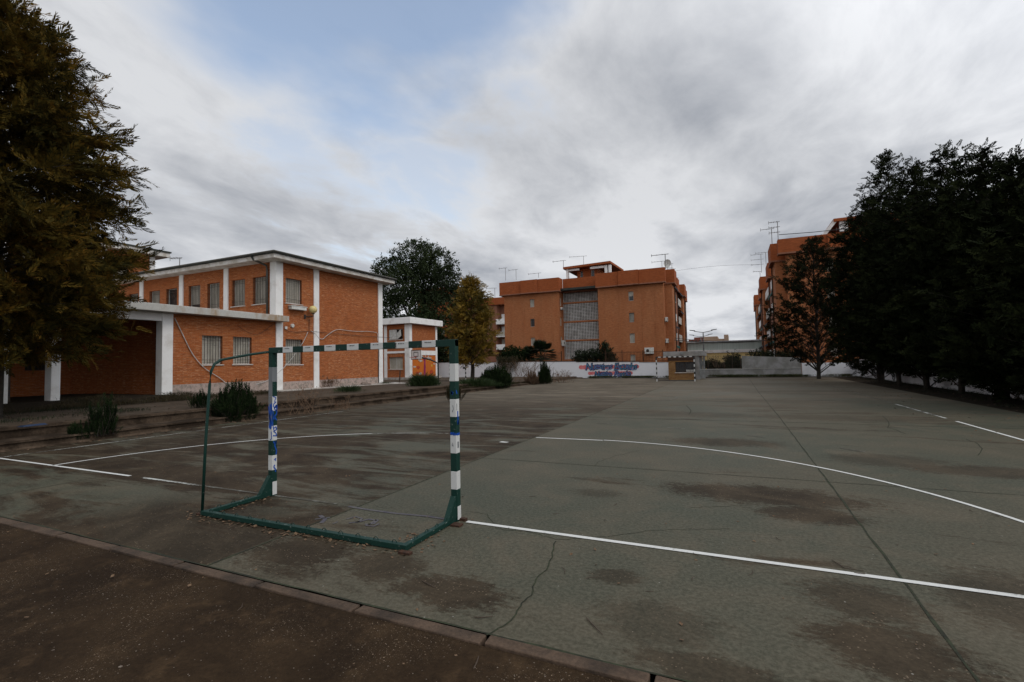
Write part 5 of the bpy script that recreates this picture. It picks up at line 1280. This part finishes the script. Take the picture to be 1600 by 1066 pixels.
def stems(name, c, w, h, n, label, seed, leafy=0, mat='dry_stem', leaf='leaf_dry', cat='plant', r=.008, spread=.45, ls=.1):
    rs = np.random.RandomState(seed); c = V3(*c); t = thing(name, c, label, cat); m = MB(); Q = []
    for i in range(n):
        b_ = c+V3(*(rs.normal(size=2)*w*.3), 0); d = V3(rs.normal()*spread, rs.normal()*spread, 1.); L = h*rs.uniform(.45, 1.); p1 = b_+d*L*.5+V3(*(rs.normal(size=3)*.04)); p2 = b_+d*L+V3(*(rs.normal(size=3)*.08))
        m.tube([b_-V3(0, 0, .03), p1, p2], [r, r*.7, r*.3], 4, caps=False)
        for j in range(3):
            q = b_+(p2-b_)*rs.uniform(.4, .9); e = q+V3(*(rs.normal(size=2)*.15), rs.uniform(.05, .3))*h; m.tube([q, e], [r*.5, r*.2], 4, caps=False)
            for k in range(leafy):
                g = q+(e-q)*rs.rand(); dd = unit(rs.normal(size=3)+[0, 0, .4]); s = unit(np.cross(dd, rs.normal(size=3)))*ls*.2; Q += [g, g+dd*ls*.5+s, g+dd*ls, g+dd*ls*.5-s]
    m.build('stems', mat, t)
    if Q: mesh_np('leaves', np.array(Q), 4, leaf, t)
    return t
c = py(1123, 560, 49.2); stems('bare_shrub', (c[0], 49.2, 1.0), 1.4, 1.7, 30, 'leafless shrub rising above the hedge before the yellow wall', 86)

# shrubs on the near steps
def oleander(c, w, d, h, label, seed, n=150, leaf='leaf_oleander', size=.42, nm='oleander'):
    rs = np.random.RandomState(seed); c = V3(*c); t = thing(nm, c, label, 'shrub'); pos = []; dr = []; sz = []; m = MB()
    for i in range(n):
        b_ = c+V3(rs.uniform(-.36, .36)*w, rs.uniform(-.36, .36)*d, 0); tp = b_+V3(rs.normal()*.12*w, rs.normal()*.12*d, 0); q = math.hypot((tp[0]-c[0])/w, (tp[1]-c[1])/d)*2
        tp[2] += h*(1-.55*min(1, q)**2)*rs.uniform(.55, 1.1); m.tube([b_, (b_+tp)/2+V3(*(rs.normal(size=3)*.03)), tp], [.009, .007, .004], 4, caps=False)
        for s in (.12, .25, .38, .5, .62, .74, .86, .97):
            p = b_+(tp-b_)*s; pos.append(p-unit(tp-b_)*size*.4); dr.append((tp-b_)*[.6, .6, 1.3]+rs.normal(size=3)*.12*h*(1.2-s)); sz.append(size*rs.uniform(.7, 1.15))
    m.build('stems', 'bark', t); mesh_np('leaves', scatter(np.array(pos), np.array(dr), np.array(sz), WH), 4, leaf, t); return t
c = pz(157, 684, .05); oleander((c[0]-.15, c[1]+.15, .1),   .7, .8, 1.0, 'small dark oleander on the steps at far left', 91, n=48, size=.26)
c = pz(125, 690, 0); oleander((c[0], c[1], .05), .5, .5, .4, 'low sprawling offshoot left of the small oleander', 92, n=24, size=.22)
c = pz(372, 659, .0); oleander((c[0]-.25, c[1]+.1, .0), 1.0, 1.55, 1.2, 'large leafy oleander on the steps behind the goal', 93, n=210, size=.36)
c = pz(300, 662, .3); oleander((-11.9, pz(345, 636, .5)[1]-.4, .5), .5, .7, .45, 'small weedy clump behind the large oleander', 94, n=28, size=.24)
c = pz(787, 607, .0); oleander((c[0]-.6, c[1], .05), 2.4, 2.2, 1.35, 'dark round bush at the far end of the steps', 95, n=210, size=.55)
c = pz(853, 600, 0); oleander((c[0]-.2, c[1]+.2, 0), 1.1, 1.1, 1.75, 'tall pointed bush at the end of the terrace near the wall', 96, n=90, size=.5)
c = pz(833, 601, 0); oleander((c[0]-.2, c[1]+.2, 0), 1.1, 1.0, 1.0, 'brownish bush left of the tall pointed one', 97, n=60, size=.4, leaf='leaf_dry')
c = pz(728, 622, .2); oleander((c[0]-.6, c[1], .1), .9, .9, .75, 'thin weedy bush on the steps right of the near goal post', 98, n=30, size=.32, leaf='leaf_drooping')
stems('dry_weeds', (*pz(480, 645, .1)[:2], .1), 1.0, 1.1, 26, 'reddish dry weeds on the steps behind the goal mouth', 101, leafy=2, ls=.06)
stems('dry_weeds', (*pz(530, 640, .1)[:2], .1), .7, .45, 22, 'low dry weeds right of the taller reddish weeds', 102, leafy=3, ls=.06)
stems('bare_shrub', (*pz(818, 598, .0)[:2], .05), 2.2, 2.3, 60, 'grey leafless shrub before the white wall', 103, r=.014)
stems('dry_weeds', (*pz(878, 598, .0)[:2], 0), 1.6, 1.2, 34, 'pale dry weeds at the end of the terrace steps', 104, r=.012, leafy=2, ls=.12)
stems('dry_weeds', (*pz(512, 606, .5)[:2], .5), .8, .7, 50, 'brown dry weeds against the gable plinth', 105, leafy=4, ls=.08, r=.007)
# grass tufts on the terrace
def tuft(c, w, h, n, label, seed, leaf='leaf_tuft', nm='grass_tuft', stuff=False, pts=None, bw=.012, cat='grass'):
    rs = np.random.RandomState(seed); Q = []
    C_ = pts if pts is not None else np.array(c)+rs.normal(size=(n, 3))*[w*.28, w*.28, 0]
    n = len(C_)
    rad = np.clip(np.linalg.norm((C_-np.mean(C_, 0))[:, :2], axis=1)/(w*.75), 0, 1) if pts is None else rs.rand(n)*.5
    H = h*(1-.7*rad**1.5)*rs.uniform(.5, 1.1, n); out = unit((C_-np.mean(C_, 0))*[1, 1, 0]+rs.normal(size=(n, 3))*[.1, .1, 0]) if pts is None else unit(rs.normal(size=(n, 3))*[1, 1, 0])
    d = unit(out*rs.uniform(.1, .7, n)[:, None]+[0, 0, 1]); s = unit(np.cross(d, rs.normal(size=(n, 3))))*bw/2; p2 = C_+d*H[:, None]; mid = C_+d*H[:, None]*.55+[0, 0, .02]; tip = p2+out*(H*.25)[:, None]-[0, 0, .02]
    Q = np.stack([C_-s, mid-s*.9, tip, mid+s*.9], 1).reshape(-1, 3)
    if stuff: return tag(mesh_np(nm, Q, 4, leaf), label, cat, kind='stuff')
    return tag(mesh_np(nm, Q, 4, leaf), label, cat)
tuft(pz(545, 613, .5), 1.1, .5, 900, 'bright green grass tuft on the terrace before the gable', 111)
c = pz(662, 604, .46); tuft(c, 1.25, 1.0, 2200, 'cone-shaped green bush of weeds round the hoop pole', 112, nm='weed_mound', bw=.03, cat='weeds')
c = pz(742, 603, .3); tuft((c[0], c[1], .25), 2.6, .75, 1500, 'low green weeds round the foot of the yellow tree', 113, nm='weed_mound', bw=.03, cat='weeds')
c = pz(600, 600, .5); tuft((c[0], c[1], .47), 1.0, .25, 300, 'small weeds beside the far corner of the school', 114)
def strip(x0, x1, y0, y1, n, h, label, seed, leaf='leaf_grass', z=lambda x, y: 0., nm='grass', bw=.012):
    rs = np.random.RandomState(seed); X_ = rs.uniform(x0, x1, n*2); Y_ = rs.uniform(y0, y1, n*2)
    k = (np.sin(X_*1.3+seed)+np.sin(Y_*1.7+X_*.4)+np.sin(X_*3.1+Y_*2.3)*.6+rs.normal(size=n*2)*.6) > .0
    X_, Y_ = X_[k], Y_[k]; P = np.stack([X_, Y_, [z(a, c) for a, c in zip(X_, Y_)]], 1); tuft(None, 1, h, 0, label, seed, leaf, nm, True, P, bw)
strip(-10, 0, 46.0, 46.95, 2600, .3, 'rough grass along the foot of the graffiti wall', 121, bw=.03)
strip(2, 14, 46.8, 48.2, 4200, .32, 'rough green grass along the foot of the grey walls', 122, bw=.03)
strip(-18.4, -16.2, -6, 12.5, 9000, .26, 'dry grass and weeds along the school porch', 123, z=lambda x, y: .5+.2*min(1, max(0, (11.5-y)/4))*min(1, max(0, (-16.6-x)/1.3)), leaf='leaf_drooping', bw=.014)
strip(-16.4, -12.4, -4, 4.5, 5000, .14, 'thin weeds under the ochre tree', 124, z=lambda x, y: .5, leaf='leaf_shrub', bw=.014)
strip(-11.5, -10.7, 20, 36, 3200, .2, 'dry grass growing over the far steps', 125, z=lambda x, y: .25*tz(y)/.5, leaf='leaf_drooping', bw=.025)
strip(-11.0, -10.72, -3, 20, 700, .08, 'sparse weeds in the joint of the steps', 126, z=lambda x, y: .03, leaf='leaf_drooping', bw=.012)
strip(12.4, 14.5, 8, 46, 3500, .14, 'sparse weeds under the dark trees', 127, leaf='leaf_shrub', bw=.02)
strip(-28, -20, 24, 40, 900, .12, 'sparse weeds on the far terrace', 128, z=lambda x, y: tz(y), leaf='leaf_drooping', bw=.02)

# ------------------------------------------------------------------ LITTER: leaves, twigs, pebbles (uncountable)
rs = np.random.RandomState(77); Q = []
def leafq(x, y, z, s):
    a = rs.uniform(0, 6.28); d = np.array([math.cos(a), math.sin(a), rs.uniform(-.1, .5)])*s; w = np.array([-math.sin(a), math.cos(a), rs.uniform(-.2, .4)])*s*.4; p = np.array([x, y, z])
    return [p, p+d*.5+w, p+d, p+d*.5-w]
for i in range(220): Q += leafq(rs.uniform(-1.75, 1.6), -.98+rs.normal()*.06-abs(rs.normal())*.05, .006, rs.uniform(.02, .055))
for i in range(120): Q += leafq(-1.5+rs.normal()*.2, rs.uniform(-1.1, -.1), .006, rs.uniform(.02, .045))
for i in range(60): Q += leafq(1.45+rs.normal()*.12, rs.uniform(-.95, -.5), .006, rs.uniform(.02, .05))
for i in range(420): Q += leafq(rs.uniform(-8, 8), rs.uniform(-4.2, 6), .004, rs.uniform(.012, .04))
for i in range(500): Q += leafq(rs.uniform(9, 14), rs.uniform(6, 44), .004, rs.uniform(.03, .08))
for i in range(300): Q += leafq(rs.uniform(-17, -11.6), rs.uniform(0, 14), .505, rs.uniform(.03, .08))
for i in range(400): Q += leafq(rs.uniform(-10.7, -10.3)+abs(rs.normal()*.1), rs.uniform(0, 34), .005, rs.uniform(.03, .07))
tag(mesh_np('fallen_leaves', np.array(Q), 4, 'dead_leaf'), 'dry fallen leaves scattered over the court', 'leaves', kind='stuff')
tw = MB()
for i in range(38):
    x, y, a, L = rs.uniform(1, 7.5), rs.uniform(-3.2, 2.5), rs.uniform(0, 6.28), rs.uniform(.04, .16)
    p0 = V3(x, y, .007); p1 = p0+V3(math.cos(a), math.sin(a), .02)*L*.5; p2 = p1+V3(math.cos(a+.5), math.sin(a+.5), 0)*L*.5; tw.tube([p0, p1, p2], [.002, .003, .0015], 4)
for pts in ([(916, 965), (925, 975), (942, 992)], [(660, 907), (668, 912), (680, 918)], [(740, 964), (752, 965), (770, 963)], [(1300, 875), (1320, 888), (1350, 892)], [(740, 1045), (745, 1035), (748, 1025)]):
    tw.tube([pz(*q, .008) for q in pts], [.003, .004, .002], 5)
tag(tw.build('twigs', 'twig'), 'thin dry twigs lying on the court and yard', 'twigs', kind='stuff')
Q = []; 
for i in range(5200):
    x, y = rs.uniform(-7, 6), rs.uniform(-4.5, -2.07)
    if rs.rand() > .35+.65*(math.sin(x*1.7+1)*math.sin(y*2.3)*.5+.5): continue
    s = rs.uniform(.002, .0055)*(1+1.5*(rs.rand() > .985)); a = rs.uniform(0, 6); z = -.012
    P = [np.array([x+s*math.cos(a+k*1.57)*rs.uniform(.7, 1.1), y+s*math.sin(a+k*1.57)*rs.uniform(.7, 1.1), z+s*.25]) for k in range(4)]; T = np.array([x, y, z+s*.6])
    Q += P
    for k in range(4): Q += [P[k], P[(k+1) % 4], P[(k+1) % 4]*[1, 1, 0]+[0, 0, z], P[k]*[1, 1, 0]+[0, 0, z]]
for i in range(160):
    x, y = rs.uniform(.2, 8), rs.uniform(-1.8, 6); s = rs.uniform(.004, .01); z = 0
    P = [np.array([x+s*math.cos(k*1.57+.5), y+s*math.sin(k*1.57+.5), z+s*.4]) for k in range(4)]; Q += P
tag(mesh_np('gravel', np.array(Q), 4, 'pebble'), 'small pale pebbles on the brown yard', 'gravel', kind='stuff')

# ------------------------------------------------------------------ CAMERA
cam = bpy.data.cameras.new('camera'); co = bpy.data.objects.new('camera', cam); COL.objects.link(co)
cam.sensor_width = 36; cam.sensor_fit = 'HORIZONTAL'; cam.lens = FPX/1600*36; cam.clip_end = 3000; cam.clip_start = .05
M = Matrix(((RT[0], UP[0], -FW[0], CAMC[0]), (RT[1], UP[1], -FW[1], CAMC[1]), (RT[2], UP[2], -FW[2], CAMC[2]), (0, 0, 0, 1)))
co.matrix_world = M; S.camera = co

# ------------------------------------------------------------------ LIGHT
SUN_EL = 50; sd = V3(.95, -.22, 0); sd = sd/np.linalg.norm(sd)*math.cos(R(SUN_EL)); sd[2] = math.sin(R(SUN_EL))
L = bpy.data.lights.new('sun', 'SUN'); L.energy = 1.0; L.angle = R(24); L.color = (1, .95, .88)
lo = bpy.data.objects.new('sun', L); COL.objects.link(lo); lo.rotation_euler = Vector(tuple(sd)).to_track_quat('Z', 'Y').to_euler(); lo.location = (0, 0, 50)
w = bpy.data.worlds.new('World'); S.world = w; w.use_nodes = True; t = NT(w.node_tree); bg = t.n['Background']
sky = t.new('ShaderNodeTexSky', sky_type='NISHITA', sun_disc=False); sky.sun_elevation = R(SUN_EL); sky.sun_rotation = math.atan2(sd[0], sd[1])
tc = t.new('ShaderNodeTexCoord'); sp = t.new('ShaderNodeSeparateXYZ'); t.link(tc.outputs['Generated'], sp.inputs[0])
zc_ = t.math('ADD', t.math('MAXIMUM', sp.outputs[2], 0), .16)
cbx = t.new('ShaderNodeCombineXYZ'); t.link(t.math('DIVIDE', sp.outputs[0], zc_), cbx.inputs[0]); t.link(t.math('DIVIDE', sp.outputs[1], zc_), cbx.inputs[1])
P = cbx.outputs[0]
n1 = t.noise(t.mapping(P, (1, .8, 1), (3.1, 1.7, 0), (0, 0, R(28))), .95, 6, .5, .25)
n2 = t.noise(t.mapping(P, (1.1, .6, 1), (7.3, 2.2, .5), (0, 0, R(35))), .55, 4, .5, .3)
n3 = t.noise(t.mapping(P, (1.3, .8, 1), (1.3, 5.2, 0), (0, 0, R(30))), 2.4, 7, .6, .3)
shade = t.math('ADD', t.math('ADD', t.math('MULTIPLY', n1, .55), t.math('MULTIPLY', n2, .35)), t.math('MULTIPLY', n3, .38)); shade = t.math('SUBTRACT', shade, .075)
cr = t.new('ShaderNodeValToRGB'); t.link(shade, cr.inputs[0]); e = cr.color_ramp.elements
e[0].position = .38; e[0].color = (3.3, 3.55, 4.05, 1); e[1].position = .61; e[1].color = (7.6, 7.75, 8.05, 1)
k = e.new(.49); k.color = (5.3, 5.5, 5.9, 1)
# gap of blue at the top of the view
bd = t.new('ShaderNodeVectorMath', operation='DOT_PRODUCT'); t.link(tc.outputs['Generated'], bd.inputs[0]); bv = V3(-.50, .62, .60); bv /= np.linalg.norm(bv); bd.inputs[1].default_value = tuple(bv)
gap = t.ramp(t.math('ADD', bd.outputs['Value'], t.math('MULTIPLY', t.math('SUBTRACT', n1, .5), .32)), .955, 1.01)
bd2 = t.new('ShaderNodeVectorMath', operation='DOT_PRODUCT'); t.link(tc.outputs['Generated'], bd2.inputs[0]); b2 = V3(-.56, .70, .42); b2 /= np.linalg.norm(b2); bd2.inputs[1].default_value = tuple(b2)
gap2 = t.math('MULTIPLY', t.ramp(t.math('ADD', bd2.outputs['Value'], t.math('MULTIPLY', t.math('SUBTRACT', n3, .5), .25)), .965, 1.03), .5)
gap = t.math('MAXIMUM', gap, gap2)
skyc = t.mix(1.0, sky.outputs[0], (2.6, 2.5, 2.3), 'MULTIPLY')
col = t.mix(t.math('MULTIPLY', gap, .8), cr.outputs[0], skyc)
# brighter cloud towards the veiled sun
sd_ = t.new('ShaderNodeVectorMath', operation='DOT_PRODUCT'); t.link(tc.outputs['Generated'], sd_.inputs[0]); sd_.inputs[1].default_value = tuple(sd)
glow = t.math('ADD', t.ramp(sp.outputs[2], .0, .4, 1.12, 1.0), t.math('MULTIPLY', t.ramp(sd_.outputs['Value'], .1, 1.0), 1.25))
gl_ = t.new('ShaderNodeVectorMath', operation='SCALE'); t.link(col, gl_.inputs[0]); t.link(glow, gl_.inputs[3])
t.link(gl_.outputs[0], bg.inputs[0]); bg.inputs[1].default_value = .1

S.view_settings.view_transform = 'Standard'; S.view_settings.look = 'None'; S.view_settings.exposure = -.12; S.view_settings.gamma = 1
S.render.engine = 'CYCLES'; S.render.resolution_x = 1024; S.render.resolution_y = 682
